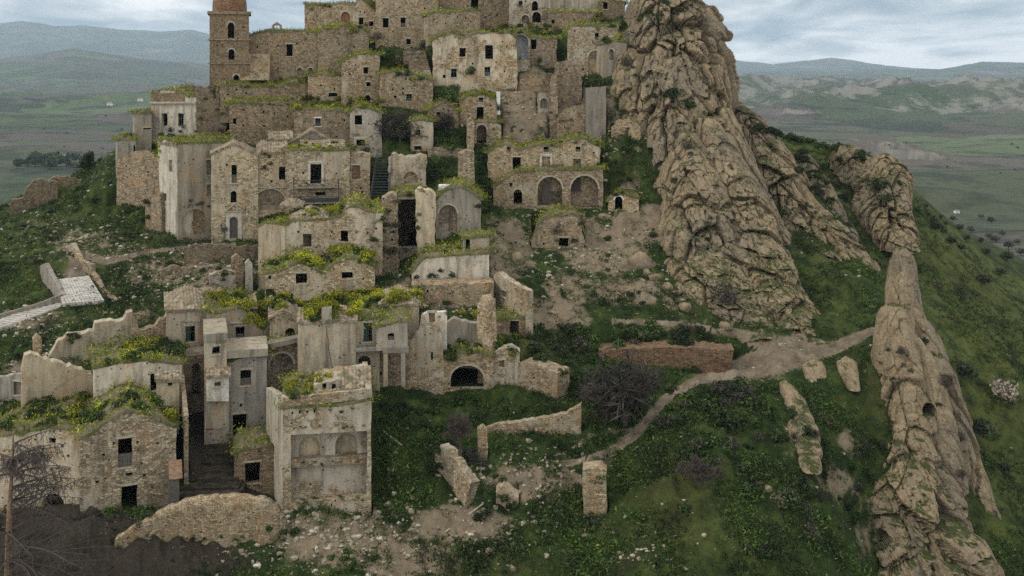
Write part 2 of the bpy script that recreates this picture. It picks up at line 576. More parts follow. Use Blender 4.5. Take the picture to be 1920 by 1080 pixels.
def leaf_mat(name, stops, rough=0.75, trans=0.0):
    t = NT(name, rough)
    r = t.geo('Random Per Island')
    pn = t.noise(t.geo('Position'), 0.16, 4, 0.6)
    t.col(t.mix(1.0, t.ramp(r, stops), t.ramp(pn, [(0.36, (0.45, 0.5, 0.5)), (0.5, (0.95, 0.95, 0.95)), (0.64, (1.55, 1.65, 1.15))]), 'MULTIPLY'))
    return t.m


M['leaf'] = leaf_mat('dark_leaves', [(0, (0.016, 0.028, 0.010)), (0.5, (0.032, 0.050, 0.018)), (0.85, (0.055, 0.078, 0.026)), (1, (0.09, 0.11, 0.04))])
M['olive'] = leaf_mat('olive_leaves', [(0, (0.022, 0.030, 0.018)), (0.5, (0.042, 0.052, 0.032)), (1, (0.085, 0.095, 0.06))])
M['weed'] = leaf_mat('weed_leaves', [(0, (0.013, 0.024, 0.007)), (0.5, (0.031, 0.056, 0.013)), (0.8, (0.055, 0.088, 0.020)), (0.93, (0.075, 0.105, 0.028)), (1, (0.11, 0.11, 0.04))])
M['weedlight'] = leaf_mat('yellowish_leaves', [(0, (0.07, 0.085, 0.015)), (0.5, (0.16, 0.17, 0.02)), (1, (0.30, 0.28, 0.03))])
M['flower'] = leaf_mat('yellow_flowers', [(0, (0.28, 0.29, 0.02)), (0.6, (0.47, 0.45, 0.025)), (1, (0.66, 0.56, 0.03))])
M['drytwig'] = leaf_mat('dry_twigs', [(0, (0.045, 0.038, 0.03)), (0.6, (0.09, 0.078, 0.062)), (1, (0.16, 0.14, 0.11))])
M['blossom'] = leaf_mat('pale_blossom', [(0, (0.16, 0.13, 0.12)), (1, (0.38, 0.31, 0.31))])
M['straw'] = leaf_mat('dry_grass', [(0, (0.10, 0.085, 0.045)), (1, (0.22, 0.19, 0.10))])


def ground_mat():
    t = NT('hillside_ground')
    ob = t.tc('Object')
    at = t.n('Attribute', attribute_name='mask'); sep = t.n('SeparateColor'); t.l(at.outputs['Color'], sep.inputs[0])
    big = t.noise(ob, 0.055, 5, 0.6); mid = t.noise(ob, 0.42, 6, 0.65); fine = t.noise(ob, 3.2, 5, 0.7)
    grass = t.ramp(mid, [(0.32, (0.014, 0.020, 0.007)), (0.47, (0.024, 0.044, 0.010)), (0.58, (0.048, 0.076, 0.016)), (0.72, (0.10, 0.098, 0.032))])
    grass = t.mix(t.math('MULTIPLY', t.sm(fine, 0.45, 0.75), 0.6), grass, (0.015, 0.022, 0.008))
    grass = t.mix(t.math('MULTIPLY', t.sm(big, 0.5, 0.7), 0.5), grass, (0.085, 0.082, 0.028))
    soil = t.ramp(t.noise(ob, 0.8, 6, 0.7), [(0.3, (0.12, 0.09, 0.058)), (0.5, (0.21, 0.163, 0.105)), (0.7, (0.285, 0.228, 0.15))])
    tiny = t.noise(ob, 14.0, 4, 0.8)
    soil = t.mix(t.math('MULTIPLY', t.sm(fine, 0.50, 0.75), 0.7), soil, (0.08, 0.062, 0.04))
    soil = t.mix(t.math('MULTIPLY', t.sm(tiny, 0.52, 0.7), 0.6), soil, (0.36, 0.30, 0.21))
    grass = t.mix(t.sm(tiny, 0.40, 0.62), t.mix(1.0, grass, (0.45, 0.45, 0.45), 'MULTIPLY'), t.mix(1.0, grass, (1.5, 1.45, 1.3), 'MULTIPLY'))
    grass = t.mix(t.math('MULTIPLY', at.outputs['Alpha'], t.sm(mid, 0.30, 0.62)), grass, (0.105, 0.112, 0.030))
    sm_ = t.sm(t.math('ADD', sep.outputs[0], t.math('MULTIPLY', t.math('SUBTRACT', mid, 0.5), 1.1)), 0.40, 0.60)
    near = t.mix(sm_, grass, soil)
    path = t.mix(t.sm(mid, 0.38, 0.62), t.mix(t.sm(fine, 0.4, 0.7), (0.25, 0.20, 0.14), (0.18, 0.14, 0.095)), (0.14, 0.108, 0.075))
    near = t.mix(t.sm(t.math('ADD', sep.outputs[1], t.math('ADD', t.math('MULTIPLY', t.math('SUBTRACT', mid, 0.5), 1.2), t.math('MULTIPLY', t.math('SUBTRACT', fine, 0.5), 0.7))), 0.38, 0.55), near, path)
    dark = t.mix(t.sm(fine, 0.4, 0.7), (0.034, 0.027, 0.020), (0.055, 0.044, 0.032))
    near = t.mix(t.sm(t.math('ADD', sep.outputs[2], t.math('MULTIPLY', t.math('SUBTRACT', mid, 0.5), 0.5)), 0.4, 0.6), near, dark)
    # far country: fields, scrub, pale clay gullies
    flat = t.mapping(ob, (1, 1, 0.0))
    wob = t.n('TexNoise'); t.l(flat, wob.inputs['Vector']); wob.inputs['Scale'].default_value = 0.004; wob.inputs['Detail'].default_value = 4
    wsc = t.n('VectorMath', operation='SCALE'); t.l(wob.outputs['Color'], wsc.inputs[0]); wsc.inputs['Scale'].default_value = 260
    wad = t.n('VectorMath', operation='ADD'); t.l(flat, wad.inputs[0]); t.l(wsc.outputs[0], wad.inputs[1])
    fc = t.voro(wad.outputs[0], 0.0034, 'F1', 'Color', '2D'); fs = t.n('SeparateColor'); t.l(fc, fs.inputs[0])
    fe = t.voro(wad.outputs[0], 0.0034, 'DISTANCE_TO_EDGE', 'Distance', '2D')
    fields = t.ramp(fs.outputs[0], [(0.0, (0.030, 0.042, 0.022)), (0.2, (0.085, 0.09, 0.05)), (0.36, (0.05, 0.078, 0.026)), (0.5, (0.12, 0.105, 0.078)), (0.68, (0.085, 0.066, 0.055)), (0.84, (0.075, 0.13, 0.03)), (1.0, (0.16, 0.145, 0.105))])
    scrub = t.noise(flat, 0.006, 9, 0.7)
    far = t.mix(t.math('MULTIPLY', t.sm(scrub, 0.50, 0.60), 0.85), fields, (0.032, 0.042, 0.024))
    far = t.mix(t.math('MULTIPLY', t.sm(t.noise(flat, 0.045, 4, 0.7), 0.56, 0.64), 0.7), far, (0.026, 0.036, 0.02))
    far = t.mix(t.math('MULTIPLY', t.math('SUBTRACT', 1.0, t.sm(fe, 0.008, 0.03)), t.sm(scrub, 0.42, 0.52)), far, (0.026, 0.036, 0.02))
    nz = t.n('SeparateXYZ'); t.l(t.geo('True Normal'), nz.inputs[0])
    clay = t.math('MULTIPLY', t.math('SUBTRACT', 1.0, t.sm(nz.outputs[2], 0.90, 0.985)), t.sm(t.noise(ob, 0.006, 8, 0.75), 0.46, 0.56))
    far = t.mix(t.math('MULTIPLY', clay, 0.7), far, (0.30, 0.275, 0.225))
    far = t.mix(1.0, far, (0.82, 0.82, 0.82), 'MULTIPLY')
    fm = t.n('Attribute', attribute_name='far')
    c = t.mix(fm.outputs['Fac'], near, far)
    t.col(c)
    h = t.math('ADD', mid, t.math('MULTIPLY', fine, 0.5))
    t.bump(t.math('ADD', h, t.math('MULTIPLY', tiny, 0.3)), 0.9, 0.3)
    return t.m


M['ground'] = ground_mat()

# ------------------------------------------------------------------ buildings
BASES = []      # terrain must pass here: x, y, z
FOOT = []       # footprints: origin, dir, back, W, D, z left, z right, clamp in front


class Plane:
    """vertical wall plane through two base points given as (photo column, distance)"""

    def __init__(self, pxL, YL, pxR, YR, py):
        a, b = P(pxL, py, YL), P(pxR, py, YR)
        d = Vector((b.x - a.x, b.y - a.y, 0))
        self.W = d.length
        self.d = d.normalized()
        self.b = Vector((-self.d.y, self.d.x, 0))
        if self.b.y < 0: self.b = -self.b
        self.a = Vector((a.x, a.y, 0))

    def at(self, px, py):
        r = ray(px, py)
        k = (self.a - CAMP).dot(self.b) / r.dot(self.b)
        return CAMP + r * k

    def sz(self, px, py):
        p = self.at(px, py)
        return ((p - self.a).dot(self.d), p.z)

    def w(self, s, t, z):
        q = self.a + self.d * s + self.b * t
        return Vector((q.x, q.y, z))


def resample(poly, step, amp, rnd, vertical=False):
    out = []
    for (s0, z0), (s1, z1) in zip(poly[:-1], poly[1:]):
        L = math.hypot(s1 - s0, z1 - z0)
        n = max(1, int(L / step))
        for i in range(n):
            f = i / n
            j = (rnd.random() - 0.5) * 2 * amp if 0 < i else (rnd.random() - 0.5) * amp
            if vertical: out.append((s0 + (s1 - s0) * f + j, z0 + (z1 - z0) * f))
            else: out.append((s0 + (s1 - s0) * f + (rnd.random() - .5) * amp * .6 * (i > 0), z0 + (z1 - z0) * f + j))
    out.append(poly[-1])
    return out


def hole_poly(pl, h, rnd):
    cx, y0, y1, w = h[:4]
    arch = 'a' in h[4]
    s0, _ = pl.sz(cx - w / 2, (y0 + y1) / 2); s1, _ = pl.sz(cx + w / 2, (y0 + y1) / 2)
    _, zt = pl.sz(cx, y0); _, zb = pl.sz(cx, y1)
    j = lambda a=0.03: (rnd.random() - .5) * 2 * a
    if arch:
        r = (s1 - s0) / 2; cs = (s0 + s1) / 2
        rz = min(r, (zt - zb) * 0.6)
        pts = [(s0, zb), (s1, zb)]
        n = 9
        for i in range(n + 1):
            a = math.pi * i / n
            pts.append((cs + r * math.cos(a), zt - rz + rz * math.sin(a)))
        return pts
    a = .05 if w > 8 else .02
    ms, mz = (s0 + s1) / 2, (zb + zt) / 2
    return [(s0 + j(a), zb + j(a)), (ms + j(a), zb + j(a)), (s1 + j(a), zb + j(a)), (s1 + j(a), mz + j(a)), (s1 + j(a), zt + j(a)), (ms + j(a), zt + j(a * .6)), (s0 + j(a), zt + j(a)), (s0 + j(a), mz + j(a))]


def flat_fill(mb, pl, poly, t, mi=0):
    tris = tessellate_polygon([[Vector((s, z, 0)) for s, z in poly]])
    pts = [pl.w(s, t, z) for s, z in poly]
    mb.add(pts, [tuple(f) for f in tris], mi)


def wall_mesh(pl, outline, holes, D, th, rnd):
    mb = MB()
    loops = [outline] + holes
    tris = tessellate_polygon([[Vector((s, z, 0)) for s, z in lp] for lp in loops])
    flat = [q for lp in loops for q in lp]
    solid = D <= 1.6
    t_in = D if solid else th
    for t in (0.0, t_in):
        mb.add([pl.w(s, t, z) for s, z in flat], [tuple(f) for f in tris])
    for lp in holes:                                  # reveals
        n = len(lp)
        for i in range(n):
            (s0, z0), (s1, z1) = lp[i], lp[(i + 1) % n]
            mb.quad(pl.w(s0, 0, z0), pl.w(s1, 0, z1), pl.w(s1, t_in, z1), pl.w(s0, t_in, z0))
    n = len(outline)
    for i in range(n):                                # outer shell
        (s0, z0), (s1, z1) = outline[i], outline[(i + 1) % n]
        mb.quad(pl.w(s0, 0, z0), pl.w(s1, 0, z1), pl.w(s1, D, z1), pl.w(s0, D, z0))
    if not solid:
        flat_fill(mb, pl, outline, D)
    return mb


def cap_mesh(pl, top, D, kind, seed, rise=1.0, over=0.2, s0=None, s1=None):
    """roof sheet that follows the wall's top line"""
    ts = np.array([p[0] for p in top]); tz = np.array([p[1] for p in top])
    a = (ts[0] if s0 is None else s0) - over; b = (ts[-1] if s1 is None else s1) + over
    tile = kind != 'earth'
    ds, dt = (0.45, 0.45)
    if kind == 'tile': ds, dt = 0.35, 0.075
    if kind in ('tileS', 'hip'): ds, dt = 0.075, 0.35
    ns, nt_ = max(3, int((b - a) / ds)), max(3, int((D + over) / dt))
    S, T = np.meshgrid(np.linspace(a, b, ns), np.linspace(-over if tile else -0.05, D, nt_))
    Z = np.interp(S, ts, tz)
    if kind == 'earth':
        Z = Z + 0.10 + 0.34 * np.clip(fbm(S * 0.5, T * 0.5, seed, 3, seed), -0.2, 1) * np.clip(np.minimum(T + .05, np.minimum(S - a, b - S)) * 2, 0, 1)
    elif kind == 'tile':
        Z = Z + 0.10 + 0.10 * np.abs(np.sin(T * math.pi / 0.36)) + 0.03 * ((S * 2.4) % 1.0) + 0.07 * fbm(S * .5, T * .5, seed, 2, seed)
    else:
        L = b - a
        if kind == 'hip':
            e = np.minimum(np.minimum(S - a, b - S), np.minimum(T + over, D - T))
        else:
            e = np.minimum(T + over, D - T)
        Z = Z + 0.08 + np.minimum(e * 0.5, rise)
        Z = Z + 0.10 * np.abs(np.sin(S * math.pi / 0.36)) + 0.035 * ((-T * 2.4) % 1.0) + 0.09 * fbm(S * .5, T * .5, seed, 2, seed)
    # turned-down rim
    pad = lambda A: np.pad(A, 1, mode='edge')
    S, T, Z = pad(S), pad(T), pad(Z)
    rim = np.zeros_like(Z, bool); rim[0] = rim[-1] = True; rim[:, 0] = rim[:, -1] = True
    Z = Z - np.where(rim, 0.28, 0)
    V = np.empty((*S.shape, 3))
    V[..., 0] = pl.a.x + pl.d.x * S + pl.b.x * T
    V[..., 1] = pl.a.y + pl.d.y * S + pl.b.y * T
    V[..., 2] = Z
    return V


def frame_part(root, pl, hp, name, mat, t, bars=1, wd=0.09):
    ss = [p[0] for p in hp]; zz = [p[1] for p in hp]
    s0, s1, z0, z1 = min(ss), max(ss), min(zz), max(zz)
    mb = MB()
    dd, bb, up = pl.d, pl.b * 0.08, Vector((0, 0, 1))
    for s in [s0, s1 - wd] + [s0 + (s1 - s0) * (k + 1) / (bars + 1) - wd / 2 for k in range(bars)]:
        mb.box(pl.w(s, t, z0), dd * wd, bb, up * (z1 - z0))
    for z in (z0, z1 - wd, z0 + (z1 - z0) * 0.6):
        mb.box(pl.w(s0 + wd, t + .01, z), dd * (s1 - s0 - 2 * wd), bb * .8, up * wd)
    return mb.build(name, mat, root)


def leaf_part(root, pl, s0, s1, z0, z1, t, name, mat):
    """boarded door or shutter leaf"""
    mb = MB()
    n = max(2, int((s1 - s0) / 0.2))
    w = (s1 - s0) / n
    for i in range(n):
        mb.box(pl.w(s0 + i * w + .012, t + (i % 2) * .012, z0), pl.d * (w - .024), pl.b * .05, Vector((0, 0, z1 - z0)))
    for f in (.15, .8):
        mb.box(pl.w(s0, t - .03, z0 + (z1 - z0) * f), pl.d * (s1 - s0), pl.b * .03, Vector((0, 0, .1)))
    return mb.build(name, mat, root)


SEED = [100]


def house(name, label, top, bot, Y, D=8, holes=(), mat='tan', roof='earth', rg=0.13, ext=2.5, g=1, th=0.5,
          cat='house', group=None, tap=(0, 0), rise=1.0, trim='trim', step=0.55, clamp=True, roofmat=None):
    SEED[0] += 1
    rnd = random.Random(SEED[0])
    xl, xr = top[0][0], top[-1][0]
    pym = sum(bot) / 2
    if abs(Y[0] - Y[1]) <= 1.2:                       # fronts look towards the viewer's hill
        ym = (Y[0] + Y[1]) / 2; u = ((xl + xr) / 2 - 960) / F; hw = (xr - xl) / F * ym / 2
        Y = (ym + u * hw, ym - u * hw)
    pl = Plane(xl, Y[0], xr, Y[1], pym)
    tp = [pl.sz(*p) for p in top]
    bl, br = pl.sz(xl + tap[0], bot[0]), pl.sz(xr + tap[1], bot[1])
    root = empty(name, pl.w(0, 0, bl[1]), label, cat, group)
    tops = resample(tp, step, rg, rnd)
    sa = 0.6 * rg
    right = resample([tops[-1], br], 0.7, sa, rnd, True)
    left = resample([bl, tops[0]], 0.7, sa, rnd, True)
    outline = [(bl[0], bl[1] - ext), (br[0], br[1] - ext)] + right[::-1] + tops[::-1][1:-1] + left[::-1][:-1]
    hs = [hole_poly(pl, h, rnd) for h in holes]
    putlog = []
    if mat in ('tan', 'brown', 'chapel', 'mixed', 'tower') and D > 1.6 and th < 1.5:
        W_ = tops[-1][0] - tops[0][0]; zt_ = sum(p[1] for p in tops) / len(tops)
        tsx = [p[0] for p in tops]; tsz = [p[1] for p in tops]
        for _ in range(int(W_ * max(0, zt_ - bl[1]) / 5.5)):
            s_ = rnd.uniform(tops[0][0] + .7, tops[-1][0] - .7); lim = float(np.interp(s_, tsx, tsz)) - .8
            z_ = rnd.uniform(bl[1] + .6, lim) if lim > bl[1] + .7 else None
            if z_ is None or any(min(p[0] for p in q) - .45 < s_ < max(p[0] for p in q) + .45 and min(p[1] for p in q) - .4 < z_ < max(p[1] for p in q) + .5 for q in hs + putlog): continue
            a_ = rnd.uniform(.06, .14); b_ = a_ * rnd.uniform(.8, 1.5)
            putlog.append([(s_ - a_, z_ - b_), (s_ + a_, z_ - b_ * .9), (s_ + a_ * .9, z_ + b_), (s_ - a_ * 1.1, z_ + b_ * .9)])
    wall_mesh(pl, outline, hs + putlog, D, th, rnd).build('wall', M[mat], root)
    if D > 1.6 and roof:
        V = cap_mesh(pl, tops, D, roof, SEED[0], rise)
        link('roof', grid_mesh('roof', V, M[roofmat or ('rooftop' if roof == 'earth' else 'tile')], smooth=(roof == 'earth')), root)
    for h, hp in zip(holes, hs):
        k = h[4]
        ss = [p[0] for p in hp]; zz = [p[1] for p in hp]
        s0, s1, z0, z1 = min(ss), max(ss), min(zz), max(zz)
        if 'b' in k or 'n' in k:                      # walled up / niche
            mb = MB(); flat_fill(mb, pl, hp, 0.28 if 'b' in k else th - .05)
            mb.build('blocked_opening', M[h[5] if len(h) > 5 else mat], root)
        if 'w' in k:
            frame_part(root, pl, hp, 'window_frame', M['greenwood'], 0.16)
            if 's' in k:
                leaf_part(root, pl, s0 + .1, s0 + (s1 - s0) * .42, z0 + .1, z1 - .1, 0.1, 'shutter', M['greenwood'])
        if 'g' in k:                                   # greyed boarding, lower part of the opening
            leaf_part(root, pl, s0, s1, z0, z0 + (z1 - z0) * .45, 0.2, 'boarding', M['wood'])
        if 'd' in k:
            leaf_part(root, pl, s0, s1, z0, z1 - .02, 0.3, 'door', M['wood'])
        if h[3] >= 8 and 'p' not in k and 'a' not in k and D > 0.5:   # lintel and sill
            up = Vector((0, 0, 1))
            mb = MB(); mb.box(pl.w(s0 - .16, -.035, z1 + .015), pl.d * (s1 - s0 + .32), pl.b * .18, up * .19)
            mb.build('lintel', M[trim], root)
            if 'D' not in k and 'd' not in k:
                mb = MB(); mb.box(pl.w(s0 - .13, -.06, z0 - .13), pl.d * (s1 - s0 + .26), pl.b * .2, up * .12)
                mb.build('sill', M[trim], root)
        if 'a' in k and h[3] >= 9 and 'p' not in k:    # arch ring of voussoirs
            mb = MB()
            arc = hp[2:]
            cs, cz = (s0 + s1) / 2, arc[0][1]
            for (sa_, za), (sb, zb) in zip(arc[:-1], arc[1:]):
                o = lambda s, z, q=1.0: (cs + (s - cs) * (1 + .22 / max(.3, (s1 - s0) / 2)) * q, cz + (z - cz) * (1 + .22 / max(.3, (s1 - s0) / 2)))
                A, B_ = (sa_, za), (sb, zb)
                Ao, Bo = o(*A), o(*B_)
                pr = -.03 - .02 * rnd.random()
                fr = [pl.w(A[0], pr, A[1]), pl.w(B_[0], pr, B_[1]), pl.w(Bo[0], pr, Bo[1]), pl.w(Ao[0], pr, Ao[1])]
                bk = [q + pl.b * .1 for q in fr]
                mb.prism(fr, bk)
            mb.build('arch_ring', M[trim], root)
        if 'u' in k:                                   # limewashed surround
            mb = MB(); up = Vector((0, 0, 1))
            for s in (s0 - .3, s1 + .02):
                mb.box(pl.w(s, -.03, z0), pl.d * .28, pl.b * .06, up * (z1 - z0))
            mb.box(pl.w(s0 - .3, -.034, z1 + .22), pl.d * (s1 - s0 + .6), pl.b * .06, up * .22)
            mb.build('surround', M['palestone'], root)
    if g:
        for f in np.linspace(0, 1, 5):
            p = pl.w(bl[0] + (br[0] - bl[0]) * f, -0.4, bl[1] + (br[1] - bl[1]) * f)
            BASES.append((p.x, p.y, p.z))
    FOOT.append((pl, bl[0], br[0], D, bl[1], br[1], clamp))
    root['_'] = 0
    del root['_']
    PLN[root.name] = pl
    return root


PLN = {}


def strip(root, name, a, b, h, proud=0.12, mat='trim', deep=0.2, t=0.0):
    """moulding between two photo points on the root's wall, h metres high"""
    pl = PLN[root.name]
    A, B_ = pl.sz(*a), pl.sz(*b)
    mb = MB()
    lo = [pl.w(A[0], t - proud, A[1]), pl.w(B_[0], t - proud, B_[1]), pl.w(B_[0], t + deep, B_[1]), pl.w(A[0], t + deep, A[1])]
    mb.prism(lo, [q + Vector((0, 0, h)) for q in lo])
    return mb.build(name, M[mat], root)


def block(root, name, x0, x1, y0, y1, t0, t1, mat):
    """box on the root's wall: photo rectangle, from depth t0 to t1 (metres behind the wall plane)"""
    pl = PLN[root.name]
    s0, zt = pl.sz(x0, y0); s1, zb = pl.sz(x1, y1)
    mb = MB(); mb.box(pl.w(s0, t0, zb), pl.d * (s1 - s0), pl.b * (t1 - t0), Vector((0, 0, zt - zb)))
    return mb.build(name, M[mat], root)


def roof_on(root, x0, x1, py, D, kind, rise=1.2, t0=0.0, mat='tile', name='roof'):
    pl = PLN[root.name]
    s0, z = pl.sz(x0, py); s1, _ = pl.sz(x1, py)
    SEED[0] += 1
    V = cap_mesh(pl, [(s0, z), (s1, z)], D, kind, SEED[0], rise)
    V[..., 0] += pl.b.x * t0; V[..., 1] += pl.b.y * t0
    return link(name, grid_mesh(name, V, M[mat], smooth=False), root)


def wall(name, label, top, bot, Y, mat='tan', D=0.7, rg=0.22, holes=(), **kw):
    kw.setdefault('cat', 'wall')
    return house(name, label, top, bot, Y, D=D, holes=holes, mat=mat, roof=None, rg=rg, step=0.4, **kw)

# ---- upper village -------------------------------------------------
h = house('bell_tower', 'square brown bell tower with arched belfry openings and a dome', [(393, 24), (467, 24)], (190, 190), (172, 173.5), D=6.2,
          holes=[(433, 42, 71, 12, 'va'), (434, 92, 112, 11, 'va'), (443, 140, 151, 10, 'va')], mat='tower', roof=None, rg=0.03, g=0, cat='tower')
for py, hh, pr in ((24, .45, .35), (74, .25, .2), (119, .25, .2)):
    x = 2.5 * pr / .2
    pl = PLN[h.name]; _, z = pl.sz(430, py); mb = MB()
    w = pl.sz(467, 60)[0]
    mb.box(pl.w(-pr, -pr, z - hh * .5), pl.d * (w + 2 * pr), pl.b * (6.2 + 2 * pr), Vector((0, 0, hh)))
    mb.build('string_course' if py > 30 else 'cornice', M['tower'], h)
pl = PLN[h.name]; _, z0 = pl.sz(430, 21); w = pl.sz(467, 60)[0]
c0 = pl.w(w / 2, 3.1, z0)
V = np.empty((14, 25, 3))
for i in range(14):
    f = i / 13 * math.pi / 2
    r = 2.75 * math.cos(f) ** .8 + .02
    for j in range(25):
        a = 2 * math.pi * j / 24 + .13
        V[i, j] = (c0.x + r * math.cos(a), c0.y + r * math.sin(a), z0 + (0 if i == 0 else .9) + 3.2 * math.sin(f))
V[0, :, 2] = z0 - .2; V[1] = V[0]; V[1, :, 2] = z0 + .9
M['dome'] = masonry('dome_brick', (0.26, 0.15, 0.09), (0.30, 0.19, 0.12), 0.2, size=0.7, dirt=0.4)
link('dome', grid_mesh('dome', V, M['dome'], smooth=True, uv=True), h)

h = house('church', 'long brown church wall with a row of small niches beside the bell tower', [(462, 66), (490, 60), (510, 58), (528, 59), (568, 57), (600, 62), (640, 66), (662, 78)], (152, 150), (176, 178), D=10,
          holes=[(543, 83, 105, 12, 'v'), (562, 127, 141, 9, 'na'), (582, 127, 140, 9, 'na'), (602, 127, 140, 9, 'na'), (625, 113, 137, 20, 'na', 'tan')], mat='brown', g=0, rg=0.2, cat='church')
mb = MB(); pl = PLN[h.name]; s0, zb = pl.sz(455, 150); s1, zt = pl.sz(508, 101)
mb.prism([pl.w(s0, -3, zb), pl.w(s1, -3, zb), pl.w(s1, .5, zb), pl.w(s0, .5, zb)], [pl.w(s0 + .6, -.6, zt), pl.w(s1, -.6, zt), pl.w(s1, .5, zt), pl.w(s0 + .6, .5, zt)])
mb.build('buttress', M['brown'], h)
s0, zb = pl.sz(510, 59); mb = MB()
for ds in (0, 1.2):
    mb.box(pl.w(s0 + ds, 0.2, zb - .3), pl.d * .32, pl.b * .5, Vector((0, 0, 1.3)))
mb.prism([pl.w(s0 - .1, .2, zb + 1.0), pl.w(s0 + 1.62, .2, zb + 1.0), pl.w(s0 + .76, .2, zb + 1.6)], [pl.w(s0 - .1, .7, zb + 1.0), pl.w(s0 + 1.62, .7, zb + 1.0), pl.w(s0 + .76, .7, zb + 1.6)])
mb.build('bell_gable', M['brown'], h)

house('hall_house', 'broad brown block with a cornice edge above the church ruins', [(571, 7), (600, 9), (640, 5), (668, 9), (668, -6), (685, 2), (708, 24)], (80, 80), (186, 184), D=12,
      holes=[(648, 22, 40, 17, 'ba', 'brick'), (677, 33, 46, 9, 'v'), (696, 40, 49, 8, 'v')], mat='tan', g=0)
house('palace', 'tall tan palace block with walled-up arch round a window', [(704, -14), (740, -16), (800, -12), (822, -14), (822, 12)], (112, 112), (182, 182), D=14,
      holes=[(723, 34, 52, 11, 'v'), (756, 33, 51, 9, 'g'), (766, 73, 83, 8, 'v')], mat='tan', g=0)
house('wide_house', 'windowless tan block with weeds along its broken top', [(801, 28), (815, 22), (850, 22), (899, 19)], (80, 80), (178, 180), D=12, mat='tan', g=0, rg=.16)
house('ruined_house', 'brown upper ruin with one tall dark opening beside the palace', [(822, -14), (860, -20), (905, -14), (958, -16)], (50, 50), (189, 189), D=10,
      holes=[(890, -8, 17, 13, 'v')], mat='brown', g=0, rg=.2)
h = house('white_ruin', 'ruin with white plaster streaks and black arched openings on the top', [(954, -14), (985, -12), (1032, -20)], (48, 48), (184, 185), D=9,
      holes=[(976, 2, 14, 7, 'g'), (1003, 2, 20, 11, 'va'), (1006, 22, 42, 16, 'va'), (985, 28, 44, 14, 'na', 'inner')], mat='mixed', g=0, rg=.16)
house('plaster_house', 'flat grey plastered wall of the topmost house by the crag', [(1030, -14), (1060, -20), (1126, -16)], (24, 24), (186, 188), D=8, mat='white', g=0)
house('terrace_house', 'low stone terrace block under the grey plastered wall', [(1028, 22), (1126, 22)], (60, 60), (182, 183), D=8, holes=[(1037, 37, 44, 6, 'v')], mat='brown', g=0, rg=.15)
house('hut', 'small ruined hut with a dark doorway against the crag', [(1124, 4), (1150, -2), (1172, 4)], (26, 30), (184, 184), D=6, holes=[(1135, 4, 17, 8, 'v')], mat='brown', g=0, rg=.18)

# ---- middle upper terraces
house('large_house', 'large tan house with four dark windows and a grey plastered gable', [(811, 76), (828, 66), (850, 61), (872, 72), (884, 63), (920, 60), (955, 61), (968, 72), (970, 110)], (162, 172), (167, 168), D=11,
      holes=[(867, 90, 106, 12, 'v'), (917, 85, 110, 14, 'v'), (851, 129, 145, 11, 'w'), (914, 126, 143, 11, 'wg'), (833, 140, 146, 5, 'v')], mat='mixed', g=1)
house('vaulted_room', 'broken vault with pale blue plaster open to the weather', [(958, 72), (966, 62), (985, 61), (994, 72)], (125, 125), (168.6, 169.5), D=7,
      holes=[(977, 65, 112, 27, 'nap', 'niche')], mat='mixed', th=1.6, g=0, rg=.14)
house('rough_house', 'rough stone wall with one tall black window beside the blue vault', [(992, 68), (1015, 72), (1044, 70)], (122, 125), (170, 170.5), D=8, holes=[(1001, 74, 92, 9, 'v')], mat='brown', rg=.16)
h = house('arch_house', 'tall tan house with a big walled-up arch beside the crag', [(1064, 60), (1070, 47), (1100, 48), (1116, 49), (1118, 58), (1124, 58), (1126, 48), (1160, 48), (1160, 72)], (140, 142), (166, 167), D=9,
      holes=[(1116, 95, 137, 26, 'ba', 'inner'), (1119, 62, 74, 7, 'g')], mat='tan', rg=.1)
house('plastered_annex', 'grey plastered annex with a small niche tucked under the crag', [(1130, 82), (1150, 76), (1174, 78)], (140, 135), (164.5, 166), D=6, holes=[(1146, 92, 112, 9, 'na', 'inner')], mat='grey', rg=.12)
h = wall('rubble_ledge', 'broken stone ledge below the walled-up arch', [(1040, 120), (1062, 112), (1078, 128), (1092, 150)], (165, 190), (163, 163), D=3.0, mat='brown', rg=.3)
wall('plaster_pier', 'tall grey plastered pier standing against the rock face', [(1098, 165), (1136, 162)], (258, 256), (159, 159.5), D=2.2, mat='concrete', rg=.06)
wall('cliff_wall', 'dry stone wall with a black doorway closing a cave in the crag', [(1146, 240), (1155, 228), (1180, 223), (1198, 236)], (256, 256), (157, 157), D=2.5, holes=[(1176, 239, 255, 13, 'v')], mat='brown')
wall('ruin_stub', 'crumbled stub of wall in the bare earth slope below the blue vault', [(1030, 160), (1036, 138), (1044, 142), (1046, 200), (1056, 262)], (262, 262), (162, 161), mat='brown', D=1.2, rg=.25)
wall('ruin_room', 'ruined cellar with a white niche in the earth slope', [(1008, 178), (1024, 174), (1042, 182)], (214, 212), (163, 163), D=2.5, holes=[(1020, 184, 203, 14, 'na', 'inner')], mat='grey', rg=.2)
wall('long_ruin', 'long low remains of stone walling beside the plastered pier', [(1045, 215), (1065, 205), (1080, 200), (1099, 198)], (258, 258), (160, 159.5), D=2.0, mat='brown', rg=.3)
h = house('gabled_cottage', 'small gabled cottage with a dark door over an arched cellar', [(861, 188), (880, 178), (905, 174), (930, 186), (932, 200)], (232, 232), (159, 159.5), D=9,
          holes=[(902, 183, 192, 8, 'g'), (900, 201, 224, 13, 'D')], mat='tan', g=0)
block(h, 'plaster_patch', 931, 938, 172, 215, .2, .8, 'whitetrim')
house('arched_cellar', 'arched cellar with pale pillars under the gabled cottage', [(888, 228), (940, 228)], (272, 268), (157, 157.3), D=5, holes=[(903, 234, 268, 18, 'va')], mat='mixed', rg=.08)
